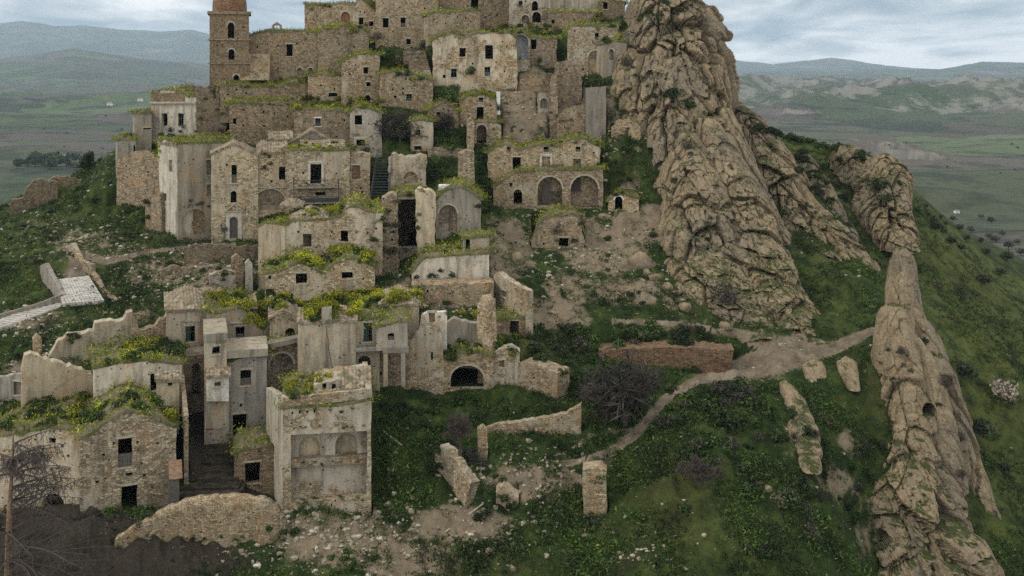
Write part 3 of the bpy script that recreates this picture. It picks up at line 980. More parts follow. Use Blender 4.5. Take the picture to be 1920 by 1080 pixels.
house('small_gable', 'little tan gable with a single window next to the bare tree', [(803, 206), (818, 196), (832, 189), (850, 197), (860, 208)], (236, 236), (157, 157.5), D=8, holes=[(822, 210, 220, 7, 'g')], mat='brown')
house('low_house', 'low tan wall with a window and a small lower opening behind the bare tree', [(770, 228), (790, 224), (812, 226)], (285, 285), (153, 153.5), D=5, holes=[(784, 244, 254, 8, 'v'), (783, 274, 281, 13, 'v')], mat='mixed', rg=.14)
house('stair_house', 'long tan wall with one window and a round hole below the stepped lane', [(712, 136), (740, 133), (780, 140), (812, 150)], (200, 215), (163, 163.5), D=10,
      holes=[(767, 176, 190, 10, 'wg'), (741, 179, 184, 5, 'v')], mat='tan')
h = house('corner_house', 'narrow tan house with three small black openings stacked above each other', [(640, 118), (652, 108), (672, 100), (712, 102)], (200, 196), (168, 167.5), D=9,
          holes=[(686, 126, 138, 8, 'v'), (691, 154, 162, 8, 'v'), (689, 178, 189, 11, 'va')], mat='tan')
house('step_block', 'weathered tan block with a low dark cellar slit beside the church', [(578, 142), (600, 139), (640, 141), (655, 145)], (190, 190), (170, 169), D=8, holes=[(624, 174, 181, 16, 'v')], mat='tan', g=0, rg=.15)
house('garden_house', 'overgrown tan stub below the hall with weeds on its top', [(596, 62), (610, 50), (640, 48), (676, 52), (692, 62), (692, 78)], (108, 108), (178, 177), D=9, mat='brown', g=0, rg=.2)
wall('ruin_tower', 'jagged brown ruin tower at the foot of the bell tower', [(368, 165), (378, 162), (392, 168), (404, 185), (408, 162), (414, 150), (422, 152), (424, 208)], (268, 262), (167, 166), D=4, mat='brown', rg=.3, g=1)
house('terrace_wall', 'dark brown terrace wall below the church with rubble on top', [(412, 160), (440, 158), (500, 163), (560, 152), (585, 158)], (200, 205), (168, 168), D=9, mat='brown', g=0, rg=.25)
h = house('long_wall_house', 'long brown house front with ragged piers and weeds beneath the church', [(430, 196), (452, 190), (500, 194), (552, 192)], (275, 275), (160, 160.5), D=9, holes=[(440, 222, 232, 6, 'v'), (494, 208, 212, 4, 'v')], mat='brown', g=0, rg=.22)
house('window_house', 'tan stone house with a single framed window under flowering weeds', [(551, 206), (580, 204), (620, 206), (658, 208)], (275, 275), (157, 157.5), D=9, holes=[(596, 222, 236, 10, 'wg')], mat='tan', g=0, trim='whitetrim')
house('gable_house', 'narrow gabled house with a black window and white-framed lower opening', [(656, 212), (668, 200), (680, 196), (697, 204), (716, 212)], (300, 300), (154.5, 154.5), D=8,
      holes=[(672, 216, 234, 13, 'v'), (676, 262, 273, 16, 'vu')], mat='mixed', g=0)
h = house('tiled_house', 'low house with a tiled gable roof and white plastered side', [(545, 268), (585, 244), (622, 268)], (285, 285), (150, 150.5), D=8, mat='grey', roof='tile', g=0)
house('white_shed', 'low white shed with one small window beside the tiled gable', [(505, 262), (547, 261)], (285, 285), (150.5, 150.5), D=6, holes=[(523, 267, 277, 6, 'g')], mat='white', roof='tileS', rise=.9, g=0, rg=.05)

# ---- left end
h = house('white_villa', 'white plastered villa with a stepped brick parapet and two tall doors', [(283, 173), (300, 173), (300.3, 167), (328, 167), (328.3, 173), (347, 173), (347.3, 180), (368, 180)], (258, 262), (173, 171), D=9,
          holes=[(298, 183, 192, 7, 'g'), (332, 182, 192, 7, 'w'), (309, 213, 236, 10, 'vD'), (339, 213, 236, 10, 'wD')], mat='white', rg=.03)
strip(h, 'cornice', (282, 194), (369, 194), .3, .3, 'trim')
block(h, 'brick_parapet', 283.5, 347, 174, 191.5, -.03, .3, 'tower')
house('villa_annex', 'plain grey annex with a dark stain beside the white villa', [(252, 213), (284, 212)], (300, 300), (170, 170), D=7, mat='grey', holes=[(276, 240, 243, 14, 'v')], rg=.05)
house('cube_house', 'small whitish cube with weeds on its roof at the end of the village', [(220, 262), (254, 261)], (302, 302), (164, 164.5), D=6, holes=[(253, 272, 286, 5, 'v')], mat='grey', rg=.06)
wall('broken_wall', 'broken brown masonry sloping down from the small cube', [(218, 300), (235, 292), (252, 284), (285, 296), (302, 300)], (386, 385), (161, 158), D=3, mat='brown', rg=.25)
wall('wall_stump', 'ruined rubble stump between the broken masonry and the white corner house', [(272, 384), (280, 368), (300, 362), (302, 380)], (420, 440), (152, 150), D=2, mat='brown', rg=.3)
h = house('ridge_ruin', 'roofless ruin standing alone on the grassy spur', [(18, 385), (22, 374), (44, 370), (50, 352), (62, 338), (84, 336), (108, 342)], (405, 372), (172, 175), D=1.3, mat='brown', roof=None, rg=.25, cat='ruin')
wall('ridge_wall', 'low ruined wall on the crest of the grassy spur', [(84, 340), (100, 332), (130, 332), (152, 336)], (352, 346), (177, 178), mat='brown', rg=.25)

# ---- chapel terrace
h = house('corner_white_house', 'tall white corner house with a narrow bright end wall', [(296, 268), (310, 258), (333, 268)], (432, 446), (153, 146.2), D=9,
          holes=[(320, 300, 322, 7, 'g'), (309, 362, 376, 6, 'g')], mat='white', rg=.06, tap=(6, 0))
roof_on(h, 298, 333, 268, 6, 'tile', .6)
h = house('plastered_house', 'big blank grey plastered house wall next to the chapel', [(333, 268), (395, 267), (430, 266)], (448, 452), (146, 149.5), D=10,
          holes=[(392, 300, 328, 9, 'v'), (392, 346, 368, 8, 'v'), (365, 392, 440, 44, 'nap', 'brown')], mat='grey', rg=.06)
h = house('chapel', 'pale stone chapel front with a pediment over its arched door', [(396, 290), (418, 279), (440, 270), (462, 280), (484, 292)], (450, 454), (142.5, 143.5), D=12,
          holes=[(439, 309, 343, 10, 'g'), (438, 358, 380, 11, 'va'), (438, 407, 447, 15, 'dap')], mat='chapel', roof='tile', rg=.05, cat='chapel')
pl = PLN[h.name]; mb = MB()
for (x0, y0, x1, y1) in ((422, 398, 439, 384), (439, 384, 455, 398), (422, 398, 455, 398)):
    A, B_ = pl.sz(x0, y0), pl.sz(x1, y1)
    mb.prism([pl.w(A[0], -.18, A[1]), pl.w(B_[0], -.18, B_[1]), pl.w(B_[0], .1, B_[1]), pl.w(A[0], .1, A[1])], [pl.w(A[0], -.18, A[1] + .16), pl.w(B_[0], -.18, B_[1] + .16), pl.w(B_[0], .1, B_[1] + .16), pl.w(A[0], .1, A[1] + .16)])
mb.build('pediment', M['trim'], h)
for x0 in (424, 446.5):
    block(h, 'pilaster', x0, x0 + 6.5, 400, 448, -.06, .1, 'palestone')
block(h, 'frieze', 424, 453, 399, 406, -.05, .1, 'palestone')
strip(h, 'sill_ledge', (428, 345), (450, 345), .15, .3)
h = house('ivy_house', 'stone front with a wide walled arch and ivy beside the chapel', [(483, 292), (490, 284), (510, 288), (537, 284)], (398, 398), (144.5, 145), D=9,
          holes=[(506, 354, 394, 56, 'ba', 'inner'), (529, 313, 337, 12, 'v')], mat='chapel', roof='tileS', rise=1.0, rg=.1)
strip(h, 'string_course', (478, 352), (536, 352), .15, .15)
h = house('balcony_house', 'tan house with two long iron balconies and a tall balcony door', [(535, 281), (570, 280), (620, 281), (656, 280)], (396, 396), (144, 144), D=9,
          holes=[(592, 308, 344, 20, 'vuD'), (601, 360, 366, 18, 'vp'), (600, 378, 384, 17, 'vp')], mat='chapel', rg=.09)
pl = PLN[h.name]
for py, hgt in ((350, .95), (379, .85)):
    s0, z = pl.sz(550, py); s1, _ = pl.sz(635, py)
    mb = MB(); mb.box(pl.w(s0, -1.25, z - .14), pl.d * (s1 - s0), pl.b * 1.3, Vector((0, 0, .14)))
    bal = mb.build('balcony', M['concrete'], h)
    mb = MB()
    for i in range(33):
        s = s0 + (s1 - s0) * i / 32
        r = .035 if i % 16 == 0 else .012
        mb.tube(pl.w(s, -1.2, z), pl.w(s, -1.2, z + hgt), r, r, 4)
    for zz in (z + .08, z + hgt * .5 if py > 360 else z + hgt - .05, z + hgt):
        mb.tube(pl.w(s0, -1.2, zz), pl.w(s1, -1.2, zz), .028, .028, 4)
    if py > 360:
        mb.box(pl.w(s0, -1.24, z + .12), pl.d * (s1 - s0), pl.b * .02, Vector((0, 0, .5)))
    mb.build('railing', M['metal'], bal)
for px in (551, 634):
    mb = MB(); s, z = pl.sz(px, 382); mb.tube(pl.w(s, -1.25, z - .5), pl.w(s, -1.25, z + 3.6), .05, .05, 5)
    mb.build('post', M['metal'], h)
roof_on(h, 565, 645, 281, 7, 'tileS', .8, t0=.8)
wall('pink_wall', 'stone wall with a faded pink plaster patch beside the steel stairs', [(656, 292), (680, 286), (694, 290)], (386, 386), (145, 145.5), D=5, mat='tan', rg=.1, holes=[(668, 310, 336, 15, 'b', 'red')])
# steel stair
st = empty('steel_stairs', P(711, 368, 143), 'dark steel stair with railings climbing between two stone walls', 'stairs')
a0, a1 = P(696, 368, 143), P(728, 368, 143)
dx = Vector((a1.x - a0.x, 0, 0)); top_ = P(711, 300, 149)
for i in range(14):
    f = i / 13
    z = a0.z + (top_.z - a0.z) * f; y = 143 + 6 * f
    mb = MB(); mb.box(Vector((a0.x, y, z)), dx, Vector((0, .34, 0)), Vector((0, 0, .06)))
    mb.build('step', M['metal'], st)
for px in (0, 1):
    b = a0 + dx * px
    mb = MB()
    for hgt in (0, .55, 1.05):
        mb.tube((b.x, 143, b.z + hgt), (b.x, 149, top_.z + hgt), .035, .035, 4)
    for i in range(5):
        f = i / 4
        mb.tube((b.x, 143 + 6 * f, b.z + (top_.z - b.z) * f - .2), (b.x, 143 + 6 * f, b.z + (top_.z - b.z) * f + 1.05), .03, .03, 4)
    mb.build('railing', M['metal'], st)
for f in (.15, .42, .7, 1.0):
    mb = MB(); z = a0.z + (top_.z - a0.z) * f
    for hgt in (.55, 1.05):
        mb.tube((a0.x, 143 + 6 * f, z + hgt), (a1.x, 143 + 6 * f, z + hgt), .03, .03, 4)
    mb.build('crossbar', M['metal'], st)
wall('patchy_ruin', 'roofless ruin with white plaster patches beside the steel stairs', [(728, 300), (735, 290), (752, 292), (760, 296), (782, 292), (800, 294)], (366, 366), (147, 147.5), D=4, mat='mixed', rg=.2,
     holes=[(770, 322, 344, 26, 'nap', 'tan')])
wall('pillar_wall', 'tall narrow pillar of masonry in the overgrown gully', [(859, 288), (872, 282), (889, 286)], (372, 372), (146, 146), D=2.5, mat='tan', rg=.14)
wall('gully_wall', 'thin upright wall end above the masonry pillar', [(875, 226), (882, 220), (889, 230)], (292, 292), (153, 153), D=4, mat='tan', rg=.1)
wall('garden_wall', 'low garden wall across the overgrown gully', [(802, 278), (830, 276), (876, 280)], (290, 290), (152, 152), mat='brown', rg=.12)
# collapsed group
wall('buttress_wall', 'tapering ruined buttress wall overgrown with grey twigs', [(716, 372), (728, 364), (744, 366), (746, 392)], (540, 528), (134.5, 134), D=3.0, mat='tan', rg=.22, tap=(-14, 2))
h = house('collapsed_house', 'collapsed house with a concrete lintel over a black cavity', [(744, 366), (762, 362), (782, 364)], (478, 478), (136.5, 136.5), D=9, mat='mixed', g=0,
          holes=[(764, 374, 462, 35, 'v')], rg=.12)
wall('leaning_pillar', 'pale leaning stone pillar next to the black cavity', [(778, 362), (786, 354), (810, 358), (818, 366)], (470, 478), (133, 133), D=3, mat='cream', rg=.18, tap=(4, -3))
h = house('grey_gable', 'grey gabled house end with a broken arch and fallen plaster', [(817, 376), (828, 362), (842, 353), (862, 348), (882, 358), (902, 374)], (438, 440), (135, 135.5), D=9,
          holes=[(840, 384, 434, 34, 'na', 'inner')], mat='grey', rg=.08)
block(h, 'plaster_cap', 822, 858, 350, 358, 1.2, 3.0, 'whitetrim')
h = house('white_retaining_house', 'long whitish retaining wall with cracks below the grey gable', [(772, 512), (795, 482), (830, 479), (917, 474)], (522, 520), (126, 126.5), D=8, mat='white', rg=.05, g=1)
house('door_shed', 'small plastered shed with a black doorway on the white wall', [(868, 446), (917, 443)], (478, 476), (129, 129), D=4, holes=[(877, 449, 470, 8, 'v')], mat='grey', rg=.07, g=0)

# ---- houses in the centre
h = house('plain_corner_house', 'tall plain plaster end wall with ragged stone quoins', [(484, 424), (497, 416), (534, 420)], (556, 548), (134.5, 129.5), D=6, mat='cream', rg=.07)
h = house('two_window_house', 'stone house with two black windows under a tiled mound and weeds', [(533, 420), (560, 412), (612, 410), (640, 404), (650, 388), (668, 386), (690, 396), (717, 396)], (492, 478), (129.6, 131), D=10,
          holes=[(576, 439, 463, 17, 'v'), (646, 433, 453, 14, 'v')], mat='mixed', rg=.1, g=0)
roof_on(h, 545, 612, 411, 6, 'hip', 1.3, t0=.3)
roof_on(h, 520, 560, 396, 4, 'hip', .8, t0=4)
h = house('twin_gable_house', 'low stone house with twin gables and two half-blocked windows', [(497, 512), (530, 506), (562, 489), (586, 500), (604, 512), (628, 492), (650, 482), (676, 488), (703, 500)], (556, 552), (121.5, 120.5), D=8,
          holes=[(565, 513, 532, 21, 'v'), (651, 510, 522, 21, 'v'), (506, 517, 524, 5, 'v'), (506, 542, 552, 16, 'vp')], mat='chapel', rg=.08)
block(h, 'window_infill', 555, 575, 534.5, 551, -.03, .3, 'cream')
block(h, 'window_infill', 641, 661, 524.5, 543, -.03, .3, 'grey')

# ---- front row
h = house('hip_roof_house', 'cream house with a tiled hip roof and green shutters', [(312, 582), (388, 580)], (690, 690), (112, 111.6), D=9, holes=[(357, 612, 641, 18, 'ws')], mat='cream', roof='hip', rise=1.4, rg=.02, g=0)
strip(h, 'drip_mould', (340, 602), (375, 602), .12, .2)
h = house('wavy_gable_house', 'cream house front with a sagging gable and a broken window', [(387, 582), (400, 586), (425, 582), (447, 575), (462, 580), (478, 600), (492, 620), (508, 600)], (660, 660), (111.6, 111.4), D=9,
          holes=[(450, 613, 638, 18, 'g')], mat='cream', roof='earth', rg=.06, g=0)
strip(h, 'drip_mould', (431, 606), (468, 605), .12, .2)
roof_on(h, 440, 480, 583, 6, 'tile', .4, t0=.8)
h = house('cream_gable', 'small cream gable with one arched black window', [(506, 600), (516, 590), (532, 583), (548, 590), (557, 604)], (660, 660), (110.8, 110.6), D=8, holes=[(544, 615, 633, 18, 'vap')], mat='cream', roof='tile', rg=.05, g=0)
h = house('blank_house', 'blank pale plaster house front split by a long crack', [(558, 612), (602, 603), (640, 604), (667, 606)], (708, 706), (107.5, 107.5), D=8, mat='cream', roof=None, rg=.05)
roof_on(h, 560, 667, 606, 4, 'tileS', .9, t0=0)
block(h, 'chimney', 603, 622, 578, 612, -.04, .9, 'grey')
pl = PLN[h.name]; mb = MB(); pts = [(612, 612), (613, 628), (617, 642), (616, 655), (619, 668), (622, 684), (625, 704)]
for a_, b_ in zip(pts[:-1], pts[1:]):
    A, B_ = pl.sz(*a_), pl.sz(*b_)
    mb.quad(pl.w(A[0] - .03, -.006, A[1]), pl.w(B_[0] - .03, -.006, B_[1]), pl.w(B_[0] + .03, -.006, B_[1]), pl.w(A[0] + .04, -.006, A[1]))
mb.build('crack', M['bark'], h)
h = house('arch_door_house', 'house front with a balcony door above a black arched doorway', [(666, 600), (690, 597), (712, 597)], (712, 712), (109.2, 109), D=8,
          holes=[(690, 606, 640, 17, 'ws'), (683, 667, 706, 23, 'vap')], mat='cream', rg=.07, g=0)
block(h, 'balcony', 667, 706, 648, 652, -1.3, .1, 'concrete')
h = house('porch_house', 'plastered upper room carried on two slim concrete columns', [(705, 612), (735, 604), (764, 600)], (654, 654), (107.6, 107.8), D=5, holes=[(733, 625, 637, 12, 'gp')], mat='grey', rg=.08, ext=.2, g=0, clamp=False)
for x in (723, 756):
    block(h, 'column', x - 4, x + 4, 655, 724, .02, .5, 'concrete')
block(h, 'beam', 717, 766, 652, 661, -.04, .6, 'concrete')
wall('porch_back_wall', 'dark stone back wall behind the slim concrete columns', [(700, 640), (770, 640)], (722, 722), (110.5, 110.8), mat='brown', rg=.05, D=3)
h = house('long_white_house', 'long whitewashed upper wall with a tiled mound behind the porch', [(655, 588), (690, 583), (740, 578), (786, 570)], (668, 664), (113.5, 113.5), D=9, mat='white', roof='earth', rg=.05, g=0)
roof_on(h, 712, 786, 574, 7, 'hip', 1.3, t0=.1)

h = house('stack_house', 'narrow grey tower house with a stone slab roof and small window', [(384, 636), (425, 633)], (756, 752), (103.8, 104), D=6.5, holes=[(405, 650, 663, 13, 'v')], mat='grey', roof=None, rg=.03, g=0)
block(h, 'slab_roof', 382, 427, 626, 637, -.25, 6.4, 'concrete')
h = house('white_box_room', 'bright white jutting room with one small black window', [(387, 706), (429, 704)], (752, 752), (103.0, 103.2), D=3, holes=[(408, 716, 725, 13, 'v')], mat='limewash', roof='tileS', rise=.5, rg=.03, ext=.02, g=0, clamp=False)
h = house('red_base', 'grey wall with a red-stained patch below the bright white room', [(383, 750), (430, 750)], (822, 820), (103.9, 104.1), D=5, holes=[(409, 792, 800, 12, 'v')], mat='grey', roof=None, rg=.04)
block(h, 'red_patch', 386, 400, 772, 806, -.015, .1, 'brick')
h = house('door_house', 'grey house front with a large window over a black doorway', [(427, 678), (452, 668), (500, 664)], (820, 824), (105.6, 105.8), D=7, holes=[(461, 694, 723, 20, 'g'), (449, 777, 816, 25, 'D'), (452, 757, 763, 5, 'v')], mat='grey', rg=.07)
block(h, 'terrace_slab', 424, 502, 655, 664, -.7, 4.5, 'concrete')
h = house('undercroft', 'dark undercroft with a low arch beneath a concrete terrace', [(499, 648), (562, 634)], (720, 720), (109.3, 109.2), D=6, holes=[(528, 662, 700, 44, 'na', 'inner'), ], mat='brown', rg=.06, g=0)
strip(h, 'terrace_edge', (498, 650), (562, 636), .5, 1.2, 'concrete')
wall('lane_vault', 'dim rear wall with an arch closing the steep alley', [(340, 668), (386, 664)], (760, 760), (108.5, 108.5), D=4, mat='inner', holes=[(368, 682, 740, 16, 'vap')], rg=.04, g=0)

# ---- shell house
h = house('shell_house', 'square roofless house shell with two plaster arches on its inner wall', [(530, 764), (560, 762), (640, 757), (696, 746)], (942, 968), (95.4, 95.8), D=9.5,
          holes=[(617, 812, 936, 142, 'np', 'grey'), (548, 772, 777, 4, 'v'), (562, 771, 776, 4, 'v'), (576, 770, 775, 4, 'v'), (590, 769, 774, 4, 'v')], mat='mixed', roof='earth', rg=.06, th=1.9, ext=1.0)
pl = PLN[h.name]
for o in [c for c in h.children if c.name.startswith('blocked_opening')]:
    me_ = o.data; COL.objects.unlink(o); bpy.data.objects.remove(o)
s0, zb = pl.sz(545, 945); s1, zt = pl.sz(690, 806)
inner = [(s0, zb), (s1, zb), (s1, zt), (s0, zt)]
rnd_ = random.Random(4)
ah = [hole_poly(pl, (580, 826, 868, 40, 'a'), rnd_), hole_poly(pl, (650, 820, 868, 42, 'a'), rnd_)]
mb = MB()
tr = tessellate_polygon([[Vector((s, z, 0)) for s, z in lp] for lp in [inner] + ah])
mb.add([pl.w(s, 1.1, z) for lp in [inner] + ah for s, z in lp], [tuple(f) for f in tr])
for lp in ah:
    for i in range(len(lp)):
        (sa_, za), (sb, zb_) = lp[i], lp[(i + 1) % len(lp)]
        mb.quad(pl.w(sa_, 1.1, za), pl.w(sb, 1.1, zb_), pl.w(sb, 1.7, zb_), pl.w(sa_, 1.7, za))
mb.build('inner_wall', M['mixed'], h)
for lp in ah:
    mb = MB(); flat_fill(mb, pl, lp, 1.7); mb.build('blocked_arch', M['cream'], h)
strip(h, 'parapet', (530, 765), (697, 747), .85, .02, 'mixed', .5)
sR, zR = pl.sz(696, 747); mb = MB(); mb.box(pl.w(sR - .45, .5, zR), pl.d * .5, pl.b * 8.9, Vector((0, 0, .8))); mb.build('parapet', M['mixed'], h)
for y0, y1 in ((796, 801), (866, 872)):
    block(h, 'ledge', 545, 690, y0, y1, .5, 1.3, 'tan')
lw = house('lane_wall', 'whitish side wall of the square roofless shell facing the stepped lane', [(499, 727), (531, 748)], (888, 942), (103, 95.5), D=0.6, mat='white', roof=None, rg=.05, cat='wall',
           holes=[(519, 806, 812, 4, 'v'), (512, 832, 850, 5, 'v')])
ro = house('shell_roof_room', 'remnant of tiled roof on stub walls atop the square shell', [(588, 722), (610, 716), (690, 706)], (748, 736), (99.5, 99), D=4.5, mat='mixed', roof=None, rg=.12, ext=.4, g=0, clamp=False,
           holes=[(608, 719, 735, 8, 'vp'), (626, 720, 735, 7, 'vp')], cat='ruin')
roof_on(ro, 646, 692, 724, 5, 'tileS', 1.4, t0=-1.2)
roof_on(ro, 596, 650, 733, 1.2, 'tileS', .4, t0=-1.5)

# ---- lower left
h = house('boarded_house', 'weathered gabled stone house with a dark door below a half-boarded window', [(150, 822), (172, 812), (205, 786), (236, 768), (275, 774), (305, 790), (331, 800)], (940, 958), (95.6, 95.0), D=10,
          holes=[(234, 823, 876, 26, 'g'), (242, 911, 957, 30, 'D'), (242, 887, 893, 12, 'vp'), (213, 829, 834, 4, 'v'), (258, 827, 832, 4, 'v')], mat='tan', rg=.1)
house('stone_wing', 'long low stone wing with broken openings behind the dead tree', [(-60, 818), (0, 812), (40, 812), (90, 800), (152, 806)], (960, 944), (97.5, 96.3), D=11,
      holes=[(98, 821, 832, 13, 'v'), (72, 852, 882, 26, 'b', 'inner'), (100, 925, 965, 40, 'vap')], mat='mixed', rg=.18)
wall('plaster_ruin', 'broad broken plaster wall fragment above the long stone wing', [(40, 700), (46, 668), (58, 662), (95, 678), (140, 690), (172, 700), (190, 728)], (750, 748), (107, 107), D=1.4, mat='cream', rg=.2)
wall('block_wall', 'straight pale block wall with an opening near the paved ramp', [(-40, 715), (0, 708), (44, 700)], (752, 750), (108.5, 107.3), D=1.2, mat='grey', rg=.1, holes=[(33, 716, 740, 14, 'b', 'inner')])
wall('stepped_wall', 'large pale stepped wall fragment beside the hip roof', [(90, 672), (110, 640), (128, 628), (175, 622), (178, 606), (232, 600), (238, 586), (248, 584)], (668, 655), (117, 116.5), D=1.5, mat='cream', rg=.15)
wall('post_ruin', 'lone stump of wall at the grass edge below the paved ramp', [(62, 636), (70, 626), (78, 634)], (660, 662), (117, 117), D=1.0, mat='tan', rg=.1)
wall('side_ruin', 'dark stone ruin wall between the stepped fragment and the hip roof', [(250, 600), (262, 622), (290, 614), (312, 590)], (660, 664), (113, 113), D=1.4, mat='brown', rg=.2)
h = house('overgrown_house', 'roofless whitish house wall with a door under a thick mat of weeds', [(176, 690), (200, 684), (224, 678), (262, 674), (342, 680)], (752, 758), (104, 103.4), D=9,
          holes=[(290, 700, 734, 16, 'v')], mat='white', rg=.12)
h = house('tiled_shed', 'little shed with a stone tiled roof beside the dark alley', [(294, 715), (336, 713)], (762, 765), (101.3, 101.1), D=2.2, holes=[(319, 716, 724, 8, 'v')], mat='cream', roof='tileS', rise=.8, rg=.03)
wall('alley_wall', 'stained side wall along the steep dark alley', [(336, 690), (345, 780)], (840, 900), (106.5, 97.5), D=.4, mat='brown', rg=.05)
house('lane_cellar', 'crumbling cellar with a black doorway beside the stepped lane', [(440, 850), (455, 838), (500, 834), (520, 846)], (905, 935), (99.6, 98.6), D=5, holes=[(473, 868, 905, 28, 'v')], mat='brown', rg=.2)
h = house('plank_hut', 'tiny plank hut leaning on the gabled house by the stepped lane', [(316, 898), (336, 896)], (940, 945), (94.4, 94.2), D=1.7, mat='wood', roof=None, rg=.02, cat='hut')
mb = MB(); pl = PLN[h.name]; s0, z = pl.sz(317, 898); s1, z1 = pl.sz(342, 874)
mb.prism([pl.w(s0, -.3, z), pl.w(s1, -.3, z), pl.w(s1, 1.6, z1), pl.w(s0, 1.6, z1)], [pl.w(s0, -.3, z + .06), pl.w(s1, -.3, z + .06), pl.w(s1, 1.6, z1 + .06), pl.w(s0, 1.6, z1 + .06)])
mb.build('roof', M['palebark'], h)
# curved foreground wall
fw = empty('curved_wall', P(380, 1000, 90), 'long curved stone wall with rubble top in front of the stepped lane', 'wall')
pts = [(215, 1012, 1020, 88.5), (262, 985, 1012, 89.2), (300, 962, 1010, 89.7), (345, 942, 1008, 90), (400, 934, 1008, 90.2), (450, 934, 1009, 90.2), (495, 940, 1012, 90), (518, 952, 1002, 90.8), (535, 985, 1000, 91.5)]
rows = []
for f in np.linspace(0, len(pts) - 1, 90):
    i = min(int(f), len(pts) - 2); q = f - i
    x, yt, yb, Y_ = [a * (1 - q) + b * q for a, b in zip(pts[i], pts[i + 1])]
    t_, b_ = P(x, yt + 2.2 * math.sin(f * 3.1) * math.sin(f * 7.7), Y_), P(x, yb, Y_)
    rows.append([(b_.x, b_.y, b_.z - 2), (b_.x, b_.y, b_.z), *[(t_.x, t_.y, b_.z + (t_.z - b_.z) * k) for k in (.25, .5, .75, 1)], (t_.x, t_.y + .8, t_.z + .12), (t_.x, t_.y + .9, b_.z - 2)])
    BASES.append((b_.x, b_.y - .4, b_.z)); 
cwm = grid_mesh('wall', np.array(rows), M['tan'], smooth=True, uv=True)
uvl = cwm.uv_layers[0].data
for lp_ in cwm.loops:
    c_ = cwm.vertices[lp_.vertex_index].co; uvl[lp_.index].uv = (c_.x * 1.5, c_.z * 1.5 + c_.y * .3)
link('wall', cwm, fw)
# stepped lane
ln = empty('stepped_lane', P(390, 920, 97), 'broad dark earthen steps climbing between the stone houses', 'stairs')
for i in range(9):
    f = i / 8
    xl, xr = 322 + 18 * f, 446 - 6 * f
    if f > .8: xr = 384
    yb = 932 - 128 * f
    Y_ = 95.5 + 10.5 * f
    A, B_ = P(xl, yb, Y_), P(xr, yb - 8 * f, Y_)
    mb = MB(); d = Vector((B_.x - A.x, 0.25, 0))
    mb.prism([A + Vector((0, 0, -1.5)), A + d + Vector((0, 0, -1.5)), A + d + Vector((0, 3, -1.5)), A + Vector((0, 3, -1.5))], [A, A + d, A + d + Vector((0, 3, .12)), A + Vector((0, 3, .12))])
    mb.build('step', M['earthstep'], ln)
    for q in (0, .5, 1): BASES.append((A.x + d.x * q, Y_ + .5, A.z - .35))

# ---- right of the row
wall('split_wall', 'tall split ruin wall with a jagged stone edge beside the porch', [(768, 640), (785, 618), (792, 590), (800, 612), (822, 610), (832, 640)], (722, 742), (111.8, 111), D=1.4, mat='mixed', rg=.2, holes=[(810, 660, 676, 4, 'v')])
wall('white_fragment', 'bright white plaster fragment with a small doorway on the ruin', [(790, 592), (800, 586), (838, 584)], (612, 612), (113.2, 113.2), D=.8, mat='limewash', rg=.06, g=0, holes=[(810, 587, 605, 12, 'b', 'inner')])
wall('curved_plaster_wall', 'stained plaster wall above the overgrown vaulted cellar', [(832, 612), (850, 598), (880, 606), (912, 606)], (642, 650), (114.5, 114.5), D=1.2, mat='grey', rg=.15)
h = house('vaulted_cellar', 'wide black vaulted cellar mouth under grass', [(828, 676), (850, 664), (900, 660), (926, 664)], (730, 722), (112, 111.6), D=8, holes=[(876, 685, 727, 62, 'va')], mat='tan', rg=.2, cat='ruin')
wall('edge_ruin', 'jagged upright wall edge beside the vaulted cellar', [(895, 572), (904, 556), (916, 562), (917, 640), (925, 680)], (700, 712), (114, 112.5), D=1.2, mat='tan', rg=.25)
wall('room_end', 'rounded plaster room end with a walled window', [(921, 668), (940, 654), (960, 650), (975, 660)], (720, 724), (112.2, 112), D=1.6, mat='mixed', rg=.12, holes=[(941, 676, 688, 9, 'b', 'inner')])
wall('corner_stub', 'square corner stub of masonry above the grass', [(972, 680), (1000, 684), (1020, 690), (1045, 700)], (722, 752), (112, 109.5), D=2.5, mat='tan', rg=.12)
h = house('slope_house', 'roofless slope house with coping on its tall end wall and a black door', [(905, 602), (930, 600), (962, 596), (988, 594)], (628, 628), (119, 118.5), D=7, holes=[(965, 602, 626, 16, 'vD')], mat='brown', roof='earth', rg=.14)
wall('coped_wall', 'whitish coped side wall rising behind the roofless slope house', [(926, 518), (932, 510), (960, 530), (988, 546)], (560, 628), (126, 118.4), D=.8, mat='mixed', rg=.1, g=0, holes=[(944, 545, 556, 8, 'b', 'inner')])
wall('terrace_rubble', 'dark rubble retaining wall under the whitish cracked wall', [(770, 536), (800, 532), (860, 531), (926, 532)], (572, 566), (123.5, 122.5), D=3, mat='brown', rg=.2)
wall('chapel_terrace', 'low rough terrace wall in front of the chapel walk', [(345, 462), (395, 458), (440, 462), (488, 460)], (482, 486), (139.5, 139), mat='brown', rg=.15)
wall('wall_pier', 'narrow crumbling pier below the chapel terrace', [(434, 484), (444, 478), (456, 488)], (522, 522), (133.5, 133.3), mat='brown', rg=.2, D=1.4)
wall('low_foundation', 'broken plaster foundation on the rubble slope below the chapel', [(392, 514), (418, 506), (442, 512)], (534, 534), (129.5, 129.3), mat='mixed', rg=.18, D=1.2)
wall('white_stub', 'small white plaster stub beside the plain corner house', [(459, 494), (466, 486), (474, 496)], (524, 524), (131, 131), mat='white', rg=.15, D=.8)
wall('spur_wall', 'short rubble wall across the grass under the chapel', [(300, 505), (320, 498), (352, 504)], (516, 518), (136, 136), mat='brown', rg=.2)
wall('rubble_bank', 'ragged rubble bank behind the hip roof', [(330, 556), (360, 548), (400, 546), (430, 552)], (572, 572), (123, 122.5), mat='brown', rg=.3, D=2.5, g=0)
